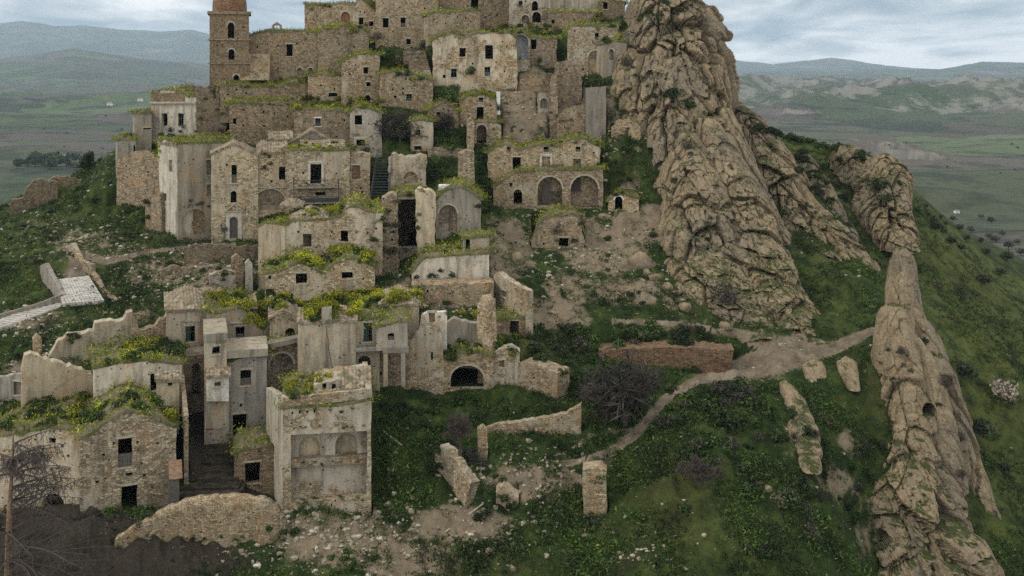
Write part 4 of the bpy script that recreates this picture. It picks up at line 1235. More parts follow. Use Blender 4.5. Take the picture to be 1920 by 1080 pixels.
wall('scree_wall', 'ragged stone wall remains on the slope under the blue vault', [(975, 150), (990, 138), (1015, 142), (1030, 150)], (166, 168), (166, 166), mat='brown', rg=.3, D=2)
# arcade
h = house('arcade', 'two-arched stone arcade terrace with a small side door', [(925, 350), (945, 336), (965, 322), (1000, 318), (1060, 318), (1131, 316)], (392, 392), (148.5, 148), D=6.5,
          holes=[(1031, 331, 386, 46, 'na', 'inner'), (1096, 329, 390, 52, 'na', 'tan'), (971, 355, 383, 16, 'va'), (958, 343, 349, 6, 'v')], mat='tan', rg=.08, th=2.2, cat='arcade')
pl = PLN[h.name]
s0, zb = pl.sz(1017, 384); s1, zt = pl.sz(1033, 344)
leaf_part(h, pl, s0, s1, zb, zt, 1.6, 'door', M['wood'])
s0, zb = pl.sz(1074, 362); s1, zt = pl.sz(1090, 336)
mb = MB(); mb.box(pl.w(s0, 1.75, zb), pl.d * (s1 - s0), pl.b * .3, Vector((0, 0, zt - zb))); mb.build('recess_shade_block', M['bark'], h)  # solid block; its dark colour stands in for the shade of an opening
h = house('ruined_storey', 'ruined upper storey with a white-framed blocked door above the arcade', [(914, 286), (930, 274), (948, 268), (976, 282), (1000, 272), (1026, 270), (1044, 276), (1062, 262), (1092, 258), (1125, 274)], (330, 322), (150.5, 150), D=7,
          holes=[(969, 295, 319, 15, 'vD'), (1024, 294, 317, 15, 'bu', 'tan'), (954, 275, 284, 7, 'g'), (1024, 275, 285, 9, 'g'), (1084, 275, 285, 9, 'g'), (1082, 298, 316, 15, 'nD', 'inner')], mat='tan', rg=.16, g=0)
house('cave_house', 'small rubble house with a white-ringed arched door by the cave', [(1140, 376), (1152, 366), (1170, 364), (1198, 372)], (394, 396), (146.8, 146), D=5, holes=[(1160, 368, 393, 14, 'va')], mat='mixed', rg=.14, trim='whitetrim')
house('rubble_cellar', 'rubble cellar mound with a square black opening below the arcade', [(996, 452), (1006, 424), (1024, 408), (1048, 402), (1074, 400), (1088, 416), (1094, 440)], (466, 466), (141, 140), D=6, mat='brown', rg=.3, holes=[(1057, 446, 462, 17, 'v')], cat='ruin')
wall('red_retaining_wall', 'long reddish earthen retaining wall beside the dirt path', [(1122, 656), (1160, 654), (1220, 652), (1300, 652), (1376, 656)], (672, 706), (121.5, 120), D=3, mat='red', rg=.12, tap=(0, -8))
wall('field_wall', 'tan dry stone wall end on the grassy terrace', [(902, 806), (935, 796), (1010, 786), (1060, 776), (1090, 758)], (812, 815), (106.5, 105), D=.9, mat='tan', rg=.1)
wall('leaning_fragment', 'leaning fragment of ruined wall in the grass', [(814, 842), (830, 836), (845, 850), (862, 878), (884, 905)], (870, 950), (100.5, 95.5), D=.9, mat='tan', rg=.22, tap=(6, -14))
wall('stone_pillar', 'square stone pillar standing in the rubble slope', [(1093, 882), (1115, 879), (1138, 882)], (958, 962), (96.5, 96.3), D=2.0, mat='tan', rg=.12)
wall('thin_pillar', 'thin stump of masonry behind the dark thorny bush', [(895, 806), (905, 800), (914, 808)], (858, 858), (103, 103), D=1.0, mat='tan', rg=.1)
wall('tilted_block', 'tilted slab of fallen masonry lying in the rubble', [(930, 925), (945, 912), (972, 932)], (940, 946), (97.5, 97), D=1.8, mat='tan', rg=.12, cat='rubble')
# ramp and paved street on the spur
wall('ramp_parapet', 'plain plastered parapet along the paved stair ramp', [(-60, 600), (0, 590), (60, 573), (114, 553)], (626, 574), (125, 129), D=.5, mat='concrete', rg=.03)
wall('street_parapet', 'low stone parapet bending beside the paved street', [(75, 498), (84, 494), (100, 524), (115, 552)], (515, 574), (138, 129.2), D=.5, mat='concrete', rg=.05)
wall('kerb_wall', 'curved low wall on the outer side of the paved street', [(166, 508), (176, 520), (190, 545), (216, 566)], (516, 572), (136, 127), D=.7, mat='tan', rg=.08)
wall('inner_parapet', 'short parapet wall between the street and the chapel walk', [(128, 460), (134, 456), (150, 488), (170, 496)], (470, 506), (143, 136), D=.6, mat='tan', rg=.06)
rp = empty('stair_ramp', P(60, 590, 125), 'ramp of long pale paved steps rising along the parapet', 'stairs')
for i in range(16):
    f = i / 15
    A = P(-10 + 140 * f, 618 - 50 * f, 123 + 5.5 * f); B_ = P(-45 + 140 * f, 608 - 48 * f, 124.2 + 5.5 * f)
    dx = Vector((.72, .42, 0))
    mb = MB(); mb.prism([A + Vector((0, 0, -.6)), A + dx + Vector((0, 0, -.6)), B_ + dx + Vector((0, 0, -.6)), B_ + Vector((0, 0, -.6))], [Vector((q.x, q.y, A.z + .05)) for q in (A, A + dx, B_ + dx, B_)])
    mb.build('step', M['pavestone'], rp)
    BASES.append((A.x, A.y, A.z - .15))
rs = empty('paved_street', P(150, 545, 131), 'pale stone-paved street slab between two low parapets', 'pavement')
Q = [P(100, 527, 133.5), P(166, 519, 134), P(196, 566, 127.6), P(118, 572, 127.4)]
nr, nc = 15, 13
for i in range(nr):
    for j in range(nc):
        def bl(u, v): return (Q[0] * (1 - u) + Q[1] * u) * (1 - v) + (Q[3] * (1 - u) + Q[2] * u) * v
        o = .5 * (i % 2) / nc
        cs = [bl(min(1, (j + o) / nc + .004), i / nr + .006), bl(min(1, (j + 1 + o) / nc - .004), i / nr + .006), bl(min(1, (j + 1 + o) / nc - .004), (i + 1) / nr - .006), bl(min(1, (j + o) / nc + .004), (i + 1) / nr - .006)]
        dz = Vector((0, 0, random.uniform(.16, .21)))
        mb = MB(); mb.prism([c - Vector((0, 0, .25)) for c in cs], [c + dz for c in cs])
        mb.build('paving_stone', M['pavestone'], rs)
for u in (0, .5, 1):
    for v in (0, .33, .66, 1):
        p = (Q[0] * (1 - u) + Q[1] * u) * (1 - v) + (Q[3] * (1 - u) + Q[2] * u) * v
        BASES.append((p.x, p.y, p.z - .1))
# upper stepped lane between the houses
us = empty('mossy_stairs', P(790, 150, 166), 'mossy stone flight of steps beside the large house', 'stairs')
for i in range(14):
    f = i / 13
    A, B_ = P(778 - 22 * f, 147 - 52 * f, 165 + 8 * f), P(811 - 14 * f, 149 - 52 * f, 165 + 8 * f)
    mb = MB(); mb.box(A + Vector((0, 0, -2)), Vector((B_.x - A.x, 0, 0)), Vector((0, 1.2, 0)), Vector((0, 0, 2)))
    mb.build('step', M['inner'], us)
    BASES.append((A.x, A.y + .5, A.z - .5)); BASES.append((B_.x, B_.y + .5, B_.z - .5))

# ------------------------------------------------------------------ ground: one sheet from below the camera to the mountains
CTRL = [  # photo column, row, distance (metres) of points on the hillside
    (-100, 1080, 86), (0, 1080, 86), (300, 1062, 88), (600, 1060, 88.5), (900, 1060, 89), (1200, 1060, 90), (1500, 1075, 92), (1640, 1075, 101), (1740, 1110, 102), (1900, 1075, 103), (2050, 1080, 110),
    (700, 985, 93), (800, 960, 94), (950, 990, 92.5), (1100, 985, 93), (800, 850, 101), (740, 780, 105), (900, 780, 107), (880, 740, 110.5), (980, 770, 107), (1000, 640, 121), (1000, 560, 128), (1000, 480, 136), (1000, 425, 143),
    (1100, 900, 98), (1100, 840, 103), (1090, 760, 108), (1100, 700, 115), (1200, 640, 122), (1200, 560, 129), (1130, 500, 136), (1130, 430, 143), (1210, 480, 139), (1250, 560, 130),
    (1200, 800, 105), (1300, 1000, 92), (1300, 850, 101), (1300, 740, 110), (1380, 640, 121), (1480, 655, 119.5), (1600, 636, 121.5), (1560, 760, 110), (1560, 850, 105), (1560, 960, 99.5), (1450, 900, 99), (1430, 780, 107),
    (1500, 700, 115), (1640, 700, 114), (1620, 850, 108), (1612, 960, 104.5), (1330, 600, 126), (1420, 620, 123), (1540, 640, 121.5),
    (1560, 560, 132), (1500, 470, 141), (1460, 440, 146), (1620, 600, 127), (1610, 540, 134), (1640, 622, 122.5), (1680, 600, 126),
    (1760, 600, 138), (1850, 620, 142), (1780, 470, 195), (1720, 392, 262), (1820, 432, 280), (1915, 476, 300), (2000, 520, 310), (1900, 560, 205), (1900, 700, 150), (1900, 900, 117), (1800, 800, 124), (1850, 520, 228), (1740, 520, 160), (1740, 450, 205),
    (1420, 238, 212), (1470, 255, 215), (1560, 282, 220), (1640, 305, 220), (1500, 292, 202), (1560, 340, 182), (1575, 420, 163), (1600, 470, 152), (1620, 350, 178), (1690, 350, 235), (1440, 300, 190),
    (-80, 640, 119), (0, 628, 120.5), (0, 540, 135), (150, 548, 130.5), (60, 505, 139), (-80, 470, 148), (0, 450, 153), (-60, 420, 163), (0, 415, 166), (120, 405, 158), (200, 430, 149), (300, 462, 142.5), (250, 522, 133.5), (340, 540, 129), (420, 545, 127), (420, 490, 135),
    (430, 460, 141), (220, 580, 125), (100, 345, 178), (20, 400, 172), (200, 325, 174), (160, 370, 166), (220, 390, 160), (260, 420, 153), (290, 600, 121), (120, 610, 121), (30, 650, 116.5), (130, 660, 116),
    (0, 760, 107), (100, 770, 105.5), (200, 720, 111), (-80, 800, 105), (470, 540, 128), (470, 500, 133),
    (600, 500, 130), (600, 410, 139), (600, 300, 150), (450, 270, 158), (450, 165, 170), (700, 210, 160), (800, 140, 168), (900, 240, 158), (1000, 180, 165), (960, 250, 157), (1060, 262, 158), (1040, 290, 154), (1060, 130, 171), (1150, 160, 167),
    (900, 60, 186), (700, 70, 184), (520, 80, 184), (330, 262, 168), (270, 310, 166), (1160, 290, 153), (1170, 350, 149), (1180, 394, 146), (1230, 400, 145), (860, 505, 126.5), (800, 560, 123), (840, 440, 134.5), (850, 330, 146.5), (840, 250, 156), (905, 420, 140), (905, 330, 147),
    (920, 540, 127), (880, 660, 115.5), (760, 500, 129.5), (1230, 40, 182), (1150, 40, 182), (960, 120, 171), (1100, 30, 188)]
WPT = [(-140, 200, 2), (-110, 230, 0), (-60, 245, 12), (0, 240, 42), (25, 240, 44), (-40, 215, 40), (60, 240, 25), (90, 245, 24), (40, 215, 40), (-20, 290, -10), (60, 300, 0), (-100, 300, -25), (120, 330, 2), (170, 330, -4), (60, 195, 36), (75, 215, 31),
       (-60, 60, 2), (0, 60, 2), (60, 60, 2), (0, 40, 1), (-80, 100, 10), (-95, 130, 15), (100, 100, 0), (140, 150, 2), (-120, 160, 18), (-60, 360, -35), (150, 400, -22), (0, 400, -32)]
CP = np.array([tuple(P(*c)) for c in CTRL] + WPT)


def tps_fit(C, lam):
    n = len(C)
    xy = C[:, :2] / 50.0
    r2 = ((xy[:, None] - xy[None]) ** 2).sum(-1)
    K = np.where(r2 > 0, 0.5 * r2 * np.log(r2 + 1e-12), 0) + lam * np.eye(n)
    Pm = np.c_[np.ones(n), xy]
    A = np.zeros((n + 3, n + 3)); A[:n, :n] = K; A[:n, n:] = Pm; A[n:, :n] = Pm.T
    w = np.linalg.solve(A, np.r_[C[:, 2], 0, 0, 0])
    return xy, w


TX, TW = tps_fit(CP, 0.004)


def tps(X, Y):
    q = np.stack([X, Y], -1).reshape(-1, 2) / 50.0
    out = np.empty(len(q))
    for i in range(0, len(q), 40000):
        s = q[i:i + 40000]
        r2 = ((s[:, None] - TX[None]) ** 2).sum(-1)
        out[i:i + 40000] = (0.5 * r2 * np.log(r2 + 1e-12)) @ TW[:-3] + TW[-3] + s @ TW[-2:]
    return out.reshape(X.shape)


def prof(U, pts):
    """skyline given in photo pixels -> slope above the camera's level, by direction"""
    px = 960 + F * U
    xs = [p[0] for p in pts]
    ys = [(HOR - p[1]) / F for p in pts]
    return np.interp(px, xs, ys)


def sstep(a, b, x):
    t = np.clip((x - a) / (b - a), 0, 1)
    return t * t * (3 - 2 * t)


def zfar(X, Y):
    U = X / Y
    base = np.interp(Y, [0, 300, 800, 1500, 3000, 6000, 12000, 40000], [-20, -35, -62, -68, -72, -60, -40, 60])
    base = base + 10 * fbm(X / 300, Y / 300, 0, 3, 31) * sstep(400, 900, Y) + 16 * fbm(X / 1100, Y / 1100, 0, 4, 37) * sstep(1500, 3500, Y)
    z = base
    # clay badlands on the right, ploughed swells on the left
    bad = sstep(2300, 3200, Y) * (1 - sstep(5200, 7000, Y)) * sstep(-.05, .12, U)
    z = z + bad * (58 * ridged(X / 560, Y / 480, 0, 4, 41) - 2)
    mound = 26 * np.exp(-(((X - 500) / 90) ** 2 + ((Y - 1480) / 110) ** 2)) * (1 + .3 * ridged(X / 60, Y / 60, 0, 3, 43))
    mound2 = 16 * np.exp(-(((X - 330) / 110) ** 2 + ((Y - 900) / 60) ** 2))
    z = z + mound + mound2
    lf = (1 - sstep(-.25, -.02, U))
    z = z + lf * sstep(1500, 4000, Y) * (46 * fbm(X / 1600, Y / 1600, 0, 5, 47) + 16 * ridged(X / 420, Y / 420, 0, 4, 48))
    RID = [(4600, 1400, [(-400, 190), (400, 190), (1200, 190), (1380, 178), (1450, 182), (1520, 170), (1600, 178), (1700, 166), (1760, 174), (1850, 164), (1920, 172), (2400, 170)], 5),
           (8200, 1900, [(-400, 95), (0, 108), (70, 100), (140, 88), (200, 100), (300, 112), (350, 114), (420, 128), (700, 150), (1300, 165), (1420, 158), (1560, 148), (1640, 152), (1750, 150), (1920, 146), (2400, 150)], 9),
           (11500, 2200, [(-400, 118), (0, 120), (400, 128), (900, 140), (1350, 140), (1480, 132), (1600, 136), (1760, 128), (1840, 113), (1920, 115), (2100, 120), (2500, 118)], 12),
           (16500, 3600, [(-600, 60), (-100, 44), (0, 47), (40, 42), (100, 50), (150, 48), (220, 56), (300, 64), (360, 60), (420, 72), (600, 80), (900, 100), (1250, 108), (1360, 109), (1450, 122), (1560, 112), (1660, 124), (1760, 134), (1920, 128), (2500, 120)], 20)]
    for Yr, wd, pts, am in RID:
        top = CZ + Yr * prof(U, pts)
        n_ = am * 1.2 * fbm(X / (wd * .35), Y / (wd * .35), 0, 5, int(Yr) % 97)
        prf = np.exp(-((Y - Yr) / wd) ** 2)
        cand = -75 + (top + 75) * prf + n_ * (0.35 + .65 * np.abs(Y - Yr) / wd) * prf * 4
        z = np.maximum(z, cand)
    return z


U = np.concatenate([np.linspace(-.85, -.56, 22)[:-1], np.linspace(-.56, .56, 730), np.linspace(.56, .85, 22)[1:]])
Yr = np.concatenate([np.arange(8, 82, 2.5), np.arange(82, 178, 0.42), np.arange(178, 262, 1.0), 262 * 1.022 ** np.arange(0, 100), 2310 * 1.0105 ** np.arange(0, 95), 6230 * 1.022 ** np.arange(0, 100)])
Yr = Yr[Yr < 19500]
UU, YY = np.meshgrid(U, Yr)
XX = UU * YY
ZF = zfar(XX, np.maximum(YY, 60))
nearm = YY < 520
ZN = np.zeros_like(ZF)
ZN[nearm] = tps(XX[nearm], YY[nearm])
bl_ = sstep(270, 500, YY + np.abs(XX) * 0.55 * (np.abs(XX) > 90) * sstep(90, 170, np.abs(XX)))
rr = 1 - sstep(.52, .75, np.abs(UU))
bl_ = np.maximum(bl_, (1 - rr) * 0.0)
ZZ = ZN * (1 - bl_) + ZF * bl_
ZZ[~nearm] = ZF[~nearm]
# beyond the frame the hillside simply falls away
ZZ = np.where(np.abs(UU) > .7, np.minimum(ZZ, 60), ZZ)

# meet the feet of the walls
B = np.array(BASES)
sel = (YY > 80) & (YY < 195) & (np.abs(UU) < .6)
xs, ys = XX[sel], YY[sel]
res = B[:, 2] - tps(B[:, 0], B[:, 1])
num = np.zeros(len(xs)); den = np.zeros(len(xs))
R = 2.6
for (bx, by, _), r_ in zip(B, res):
    d2 = (xs - bx) ** 2 + (ys - by) ** 2
    k = d2 < (3 * R) ** 2
    w = np.exp(-d2[k] / (2 * R * R / 2))
    num[k] += w * r_; den[k] += w
zz = ZZ[sel] + num / (den + 0.12)
lump = 0.55 * fbm(xs * .3, ys * .3, 0, 4, 3) + 0.30 * ridged(xs * .55 + ys * .2, ys * .3, 0, 3, 8) - .3 + 0.2 * fbm(xs * 1.9, ys * 1.9, 0, 3, 5)
zz = zz + lump * 0.9
flatm = np.zeros(len(xs), bool)
for pl, sl, sr, D, zl, zr, clamp in FOOT:
    t = (xs - pl.a.x) * pl.b.x + (ys - pl.a.y) * pl.b.y
    s = (xs - pl.a.x) * pl.d.x + (ys - pl.a.y) * pl.d.y
    zb = zl + (zr - zl) * np.clip((s - sl) / max(.1, sr - sl), 0, 1)
    ins = (s > sl - .1) & (s < sr + .1) & (t > -.1) & (t < D + .1)
    flatm |= ins
    if not clamp: continue
    zz = np.where(ins, np.minimum(zz, zb - .25), zz)
    frt = (s > sl - .6) & (s < sr + .6) & (t > -6) & (t <= -.1)
    zz = np.where(frt, np.minimum(zz, zb + .12 - .06 * t * 0), zz)
ZZ[sel] = zz
INS = np.zeros(ZZ.shape, bool); INS[sel] = flatm

# what grows where: photo-space notes turned into marks on the ground
PX, PY = project(np.stack([XX, YY, ZZ], -1))
near = YY < 240


def blob(lst, soft=1.0):
    m = np.zeros_like(ZZ)
    for cx, cy, rx, ry, a in lst:
        d = ((PX - cx) / rx) ** 2 + ((PY - cy) / ry) ** 2
        m = np.maximum(m, a * np.exp(-d * .9))
    return m * near


def line(pts, wpx):
    m = np.zeros_like(ZZ)
    for (x0, y0, w0), (x1, y1, w1) in zip(pts[:-1], pts[1:]):
        dx, dy = x1 - x0, y1 - y0
        f = np.clip(((PX - x0) * dx + (PY - y0) * dy) / (dx * dx + dy * dy), 0, 1)
        d = np.hypot(PX - x0 - f * dx, (PY - y0 - f * dy) * 1.0)
        w = (w0 + (w1 - w0) * f) * wpx
        m = np.maximum(m, np.clip(1.35 - d / w, 0, 1))
    return m * near


SOIL = blob([(1130, 470, 110, 60, .8), (1040, 590, 80, 38, .95), (1065, 545, 60, 45, .85), (950, 470, 60, 70, .9), (1000, 190, 80, 70, 1), (950, 240, 70, 45, .9), (1080, 225, 90, 60, .9), (1110, 200, 60, 60, .8), (1060, 430, 80, 40, .9),
             (1180, 440, 60, 60, .8), (860, 985, 130, 45, .8), (1560, 900, 70, 60, .6), (1590, 830, 30, 60, .55), (1000, 905, 110, 45, .75), (640, 1010, 160, 60, .9), (760, 1050, 120, 50, .85), (320, 515, 120, 50, .6), (160, 450, 150, 55, .5),
             (430, 520, 90, 40, .75), (60, 600, 90, 35, .6), (260, 590, 70, 30, .55), (1290, 610, 140, 20, .5), (1440, 700, 60, 30, .5), (820, 545, 110, 40, .9), (1640, 990, 60, 70, .6), (1450, 470, 70, 60, .3), (1560, 380, 60, 60, .4), (1220, 420, 50, 50, .8), (1200, 290, 40, 60, .4),
             (1180, 545, 90, 40, .75), (1265, 560, 50, 40, .6), (80, 700, 120, 60, .6), (160, 640, 100, 50, .5), (1480, 830, 50, 80, .45), (720, 880, 40, 40, .45)])
PATH = line([(1635, 620, 9), (1560, 655, 15), (1490, 658, 36), (1430, 680, 34), (1310, 712, 9), (1250, 745, 9), (1190, 815, 11), (1140, 850, 8), (1060, 870, 7)], 1.0)
PATH = np.maximum(PATH, line([(1470, 650, 20), (1400, 632, 14), (1370, 622, 9), (1250, 606, 6), (1150, 602, 5)], 1.0))
PATH = np.maximum(PATH, line([(1190, 805, 8), (1110, 815, 7), (1060, 850, 6)], 1.0) * .55)
PATH = np.maximum(PATH, line([(140, 520, 26), (150, 500, 18), (130, 470, 10), (200, 490, 9), (290, 470, 5), (440, 458, 6)], 1.0) * .8)
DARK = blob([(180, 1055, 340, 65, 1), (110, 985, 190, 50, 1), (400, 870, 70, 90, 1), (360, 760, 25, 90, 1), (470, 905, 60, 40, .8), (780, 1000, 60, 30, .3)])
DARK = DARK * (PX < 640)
OLV = blob([(1850, 640, 130, 260, .8), (1790, 470, 110, 90, .9), (1880, 900, 70, 180, .6), (1500, 260, 70, 40, .7), (1560, 560, 60, 60, .6), (100, 500, 140, 100, .35), (1350, 1000, 120, 80, .4)])
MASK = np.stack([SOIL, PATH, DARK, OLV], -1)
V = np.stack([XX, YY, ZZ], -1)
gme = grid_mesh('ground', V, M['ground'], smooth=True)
ca = gme.color_attributes.new('mask', 'FLOAT_COLOR', 'POINT')
ca.data.foreach_set('color', MASK.astype(np.float32).ravel())
FARM = sstep(290, 520, YY)
fa = gme.attributes.new('far', 'FLOAT', 'POINT')
fa.data.foreach_set('value', FARM.astype(np.float32).ravel())
ground = link('ground', gme)
tag(ground, 'steep weedy hillside falling to fields and far mountains', 'ground', kind='structure')

# ------------------------------------------------------------------ rock
def rock_mesh(name, rows, thick, seed, nr=150, nc=170, lean=0.0, amp=1.0, ex=2.4, top_round=True):
    """rows: (photo row, left column, right column, distance of the face); thick: half depth in metres"""
    rows = np.array([r[:4] for r in rows], float)
    k = np.arange(len(rows))
    # smooth interpolation of the outline
    f = np.linspace(0, len(rows) - 1, nr)
    R4 = np.stack([np.interp(f, k, rows[:, i]) for i in range(4)], 1)
    ker = np.hanning(max(3, nr // len(rows)) | 1); ker /= ker.sum()
    pad = len(ker) // 2
    R4 = np.stack([np.convolve(np.pad(R4[:, i], pad, mode='reflect', reflect_type='odd'), ker, 'valid')[:nr] for i in range(4)], 1)
    nf = int(nc * .74)
    phi = np.concatenate([np.linspace(-.15, np.pi + .15, nf, endpoint=False), np.linspace(np.pi + .15, 2 * np.pi - .15, nc - nf, endpoint=False)])
    cx = np.sign(np.cos(phi)) * np.abs(np.cos(phi)) ** (2 / ex)
    sy = np.sign(np.sin(phi)) * np.abs(np.sin(phi)) ** (2 / ex)
    V = np.empty((nr, nc, 3))
    for i in range(nr):
        py, l, r, Y = R4[i]
        tk = thick * (min(1, 0.25 + 2.5 * i / nr) if top_round else 1)
        a, b = P(l, py, Y + tk), P(r, py, Y + tk)
        hw = max(.05, (b.x - a.x) / 2)
        V[i, :, 0] = (a.x + b.x) / 2 + hw * cx
        V[i, :, 1] = Y + tk - tk * sy
        V[i, :, 2] = P((l + r) / 2, py, Y).z
    cxm = V.mean(1, keepdims=True)
    nrm = np.stack([cx, -sy], -1); nrm /= np.linalg.norm(nrm, axis=1, keepdims=True) + 1e-9
    x, y, z = V[..., 0], V[..., 1], V[..., 2]
    xs = x + lean * z
    q = xs * 1.0 + 0.35 * y
    wx = x + lean * z + .6 * fbm(x * .15, y * .15, z * .1, 2, seed + 40)
    wy = y + .6 * fbm(x * .15 + 9, y * .15, z * .1, 2, seed + 41)
    v1, e1 = facets(wx * .135, wy * .135, z * .032, seed)
    v2, e2 = facets(wx * .34, wy * .34, z * .075, seed + 50)
    v3, e3 = facets(wx * .9, wy * .9, z * .27, seed + 90)
    crack = lambda e, w: -np.exp(-(e / w) ** 2)
    flute = .4 + v1 * 1.7 + crack(e1, .04) * 1.5
    blk = v2 * 1.15 + crack(e2, .05) * .9 * (fbm(x * .1, y * .1, z * .1, 2, seed + 60) > -.25)
    fine = v3 * .30 + crack(e3, .05) * .25 + fbm(x * 2.6, y * 2.6, z * 1.8, 2, seed + 17) * .07
    pits = -np.clip(fbm(x * .7, y * .7, z * .3, 2, seed + 23) - .5, 0, 1) * 1.5
    wid = (V[:, :, 0].max(1) - V[:, :, 0].min(1)) * .09
    cap = np.clip(wid / 1.0, .12, 1.0)[:, None]
    d = (flute + blk + pits) * amp * cap + fine * np.minimum(1, amp) * np.minimum(1, cap * 1.6)
    V[..., 0] += nrm[None, :, 0] * d * .75
    V[..., 1] += nrm[None, :, 1] * d * 1.15
    V[..., 2] += fbm(x * .6, y * .6, z * .6, 2, seed + 31) * .25 * amp
    qx, qy = project(V)
    for cx_, cy_, rx_, ry_ in ((1220, 392, 19, 20), (1645, 1012, 24, 20), (1672, 405, 7, 16), (1742, 770, 12, 14)):   # caves
        dd = ((qx - cx_) / rx_) ** 2 + ((qy - cy_) / ry_) ** 2
        V[..., 1] += np.where((dd < 1) & (sy[None] > .2), 3.6 * np.clip(1 - dd, 0, 1) ** .35, 0)
    # close the top
    top = np.empty((3, nc, 3)); c = V[0].mean(0)
    for j, s in enumerate((0.02, .4, .75)):
        top[j] = c + (V[0] - c) * s
        top[j, :, 2] = c[2] + .35 * (1 - s)
    V = np.concatenate([top, V], 0)
    return grid_mesh(name, V[::-1], M['rock'], smooth=False, closed_u=True)


crag = empty('rock_crag', P(1350, 600, 130), 'huge fluted sandstone crag towering over the ruined village', 'crag')
PARTS = [
    ([(-45, 1215, 1262, 172), (-20, 1195, 1285, 170), (0, 1188, 1300, 168), (30, 1184, 1322, 165), (90, 1172, 1344, 161), (150, 1160, 1360, 158), (220, 1158, 1372, 155), (300, 1172, 1398, 151), (380, 1205, 1430, 145.5), (450, 1232, 1460, 140), (520, 1256, 1484, 134.5), (580, 1290, 1506, 129), (630, 1330, 1524, 125), (680, 1360, 1530, 122)], 13, 8, 235, 310, .12, 1.25),
    ([(250, 1272, 1300, 147), (290, 1260, 1330, 145), (330, 1250, 1352, 143), (400, 1242, 1378, 139.5), (480, 1238, 1400, 135.5), (540, 1254, 1424, 130.5), (590, 1284, 1440, 126.6), (630, 1320, 1450, 124.2)], 6, 2, 170, 170, .25, .8),
    ([(222, 1298, 1340, 150), (270, 1308, 1366, 147), (330, 1320, 1404, 144), (400, 1336, 1440, 140.5), (470, 1356, 1470, 136.5), (540, 1384, 1504, 130), (600, 1412, 1534, 124.8), (640, 1440, 1550, 121.6), (662, 1480, 1552, 120)], 6, 3, 190, 170, .35, .9),
    ([(205, 1342, 1368, 156), (260, 1356, 1392, 153), (330, 1372, 1424, 150), (400, 1392, 1450, 146), (470, 1412, 1470, 142), (540, 1440, 1494, 137), (600, 1464, 1515, 132), (650, 1480, 1530, 128)], 5, 4, 150, 140, .3, .9),
    ([(60, 1150, 1196, 168), (110, 1142, 1212, 164.5), (170, 1136, 1226, 161), (230, 1140, 1236, 158), (300, 1170, 1250, 153), (370, 1196, 1262, 149), (420, 1206, 1270, 145)], 7, 5, 150, 150, .1, .9),
    ([(110, 1240, 1285, 160), (170, 1225, 1310, 156.5), (240, 1212, 1316, 153.5), (310, 1210, 1300, 150.5), (380, 1226, 1286, 147), (430, 1236, 1282, 144)], 4.5, 6, 130, 130, .05, 1.0),
]
for rows, th, sd_, nr_, nc_, ln_, am_ in PARTS:
    link('buttress', rock_mesh('buttress', rows, th, sd_, nr_, nc_, ln_, am_), crag)
rid = empty('rock_ridge', P(1560, 560, 144), 'tan rock ridge descending behind the great crag', 'crag')
for rows, th, sd_, ln_ in [
    ([(195, 1368, 1390, 167), (230, 1372, 1424, 163), (280, 1380, 1462, 159), (330, 1390, 1496, 155), (380, 1406, 1528, 151.5), (430, 1432, 1568, 148), (480, 1470, 1604, 145), (530, 1520, 1630, 142), (580, 1572, 1646, 139), (630, 1606, 1656, 136)], 8, 11, .55),
    ([(330, 1528, 1545, 172), (360, 1520, 1566, 169), (410, 1530, 1586, 165), (460, 1552, 1606, 160), (500, 1576, 1622, 155), (540, 1600, 1640, 150)], 4, 15, .5),
    ([(286, 1490, 1512, 182), (310, 1478, 1528, 179), (350, 1478, 1534, 175), (400, 1492, 1548, 171), (450, 1512, 1560, 166)], 5, 12, .3)]:
    link('buttress', rock_mesh('buttress', rows, th, sd_, 190, 190, ln_, 1.1), rid)
blk = empty('rock_block', P(1660, 540, 158), 'upright rock block crowned with shrubs beyond the ridge', 'crag')
for rows, th, sd_ in [([(292, 1652, 1668, 172), (312, 1632, 1684, 170), (350, 1612, 1698, 166), (400, 1600, 1704, 163), (440, 1616, 1706, 160), (475, 1634, 1704, 157.5)], 7, 13),
                      ([(276, 1575, 1600, 184), (300, 1562, 1630, 181), (340, 1560, 1650, 178), (400, 1572, 1650, 172), (440, 1590, 1650, 168)], 6, 14)]:
    link('buttress', rock_mesh('buttress', rows, th, sd_, 150, 150, .15, 1.0), blk)
sp = empty('rock_spire', P(1720, 1060, 95), 'tall slender rock spire standing apart on the steep slope', 'rock spire')
for rows, th, sd_, am_ in [
    ([(468, 1682, 1700, 119), (480, 1674, 1708, 118.5), (510, 1667, 1714, 118), (550, 1663, 1718, 117), (590, 1664, 1722, 116), (640, 1672, 1752, 114.5), (700, 1690, 1776, 113), (760, 1712, 1792, 112.2), (820, 1734, 1812, 111.2), (880, 1754, 1834, 110), (940, 1778, 1856, 108.6), (990, 1800, 1868, 107.4), (1040, 1822, 1878, 106.2), (1120, 1838, 1888, 104.5)], 3.2, 21, .75),
    ([(574, 1664, 1690, 114.5), (600, 1652, 1702, 113.8), (650, 1646, 1714, 112.6), (700, 1644, 1720, 111.6), (760, 1646, 1728, 110.2), (810, 1642, 1742, 109), (860, 1636, 1758, 107.4), (910, 1622, 1778, 105.6), (960, 1606, 1802, 103.8), (1020, 1602, 1834, 101.6), (1090, 1616, 1862, 99.5), (1160, 1630, 1880, 98)], 3.4, 22, .8),
    ([(640, 1716, 1726, 113.4), (665, 1708, 1744, 113), (720, 1716, 1766, 112), (790, 1730, 1784, 110.6), (860, 1748, 1800, 109), (930, 1762, 1812, 107.4)], 1.6, 25, .5)]:
    link('rock_column', rock_mesh('rock_column', rows, th, sd_, 170, 140, .1, am_), sp)
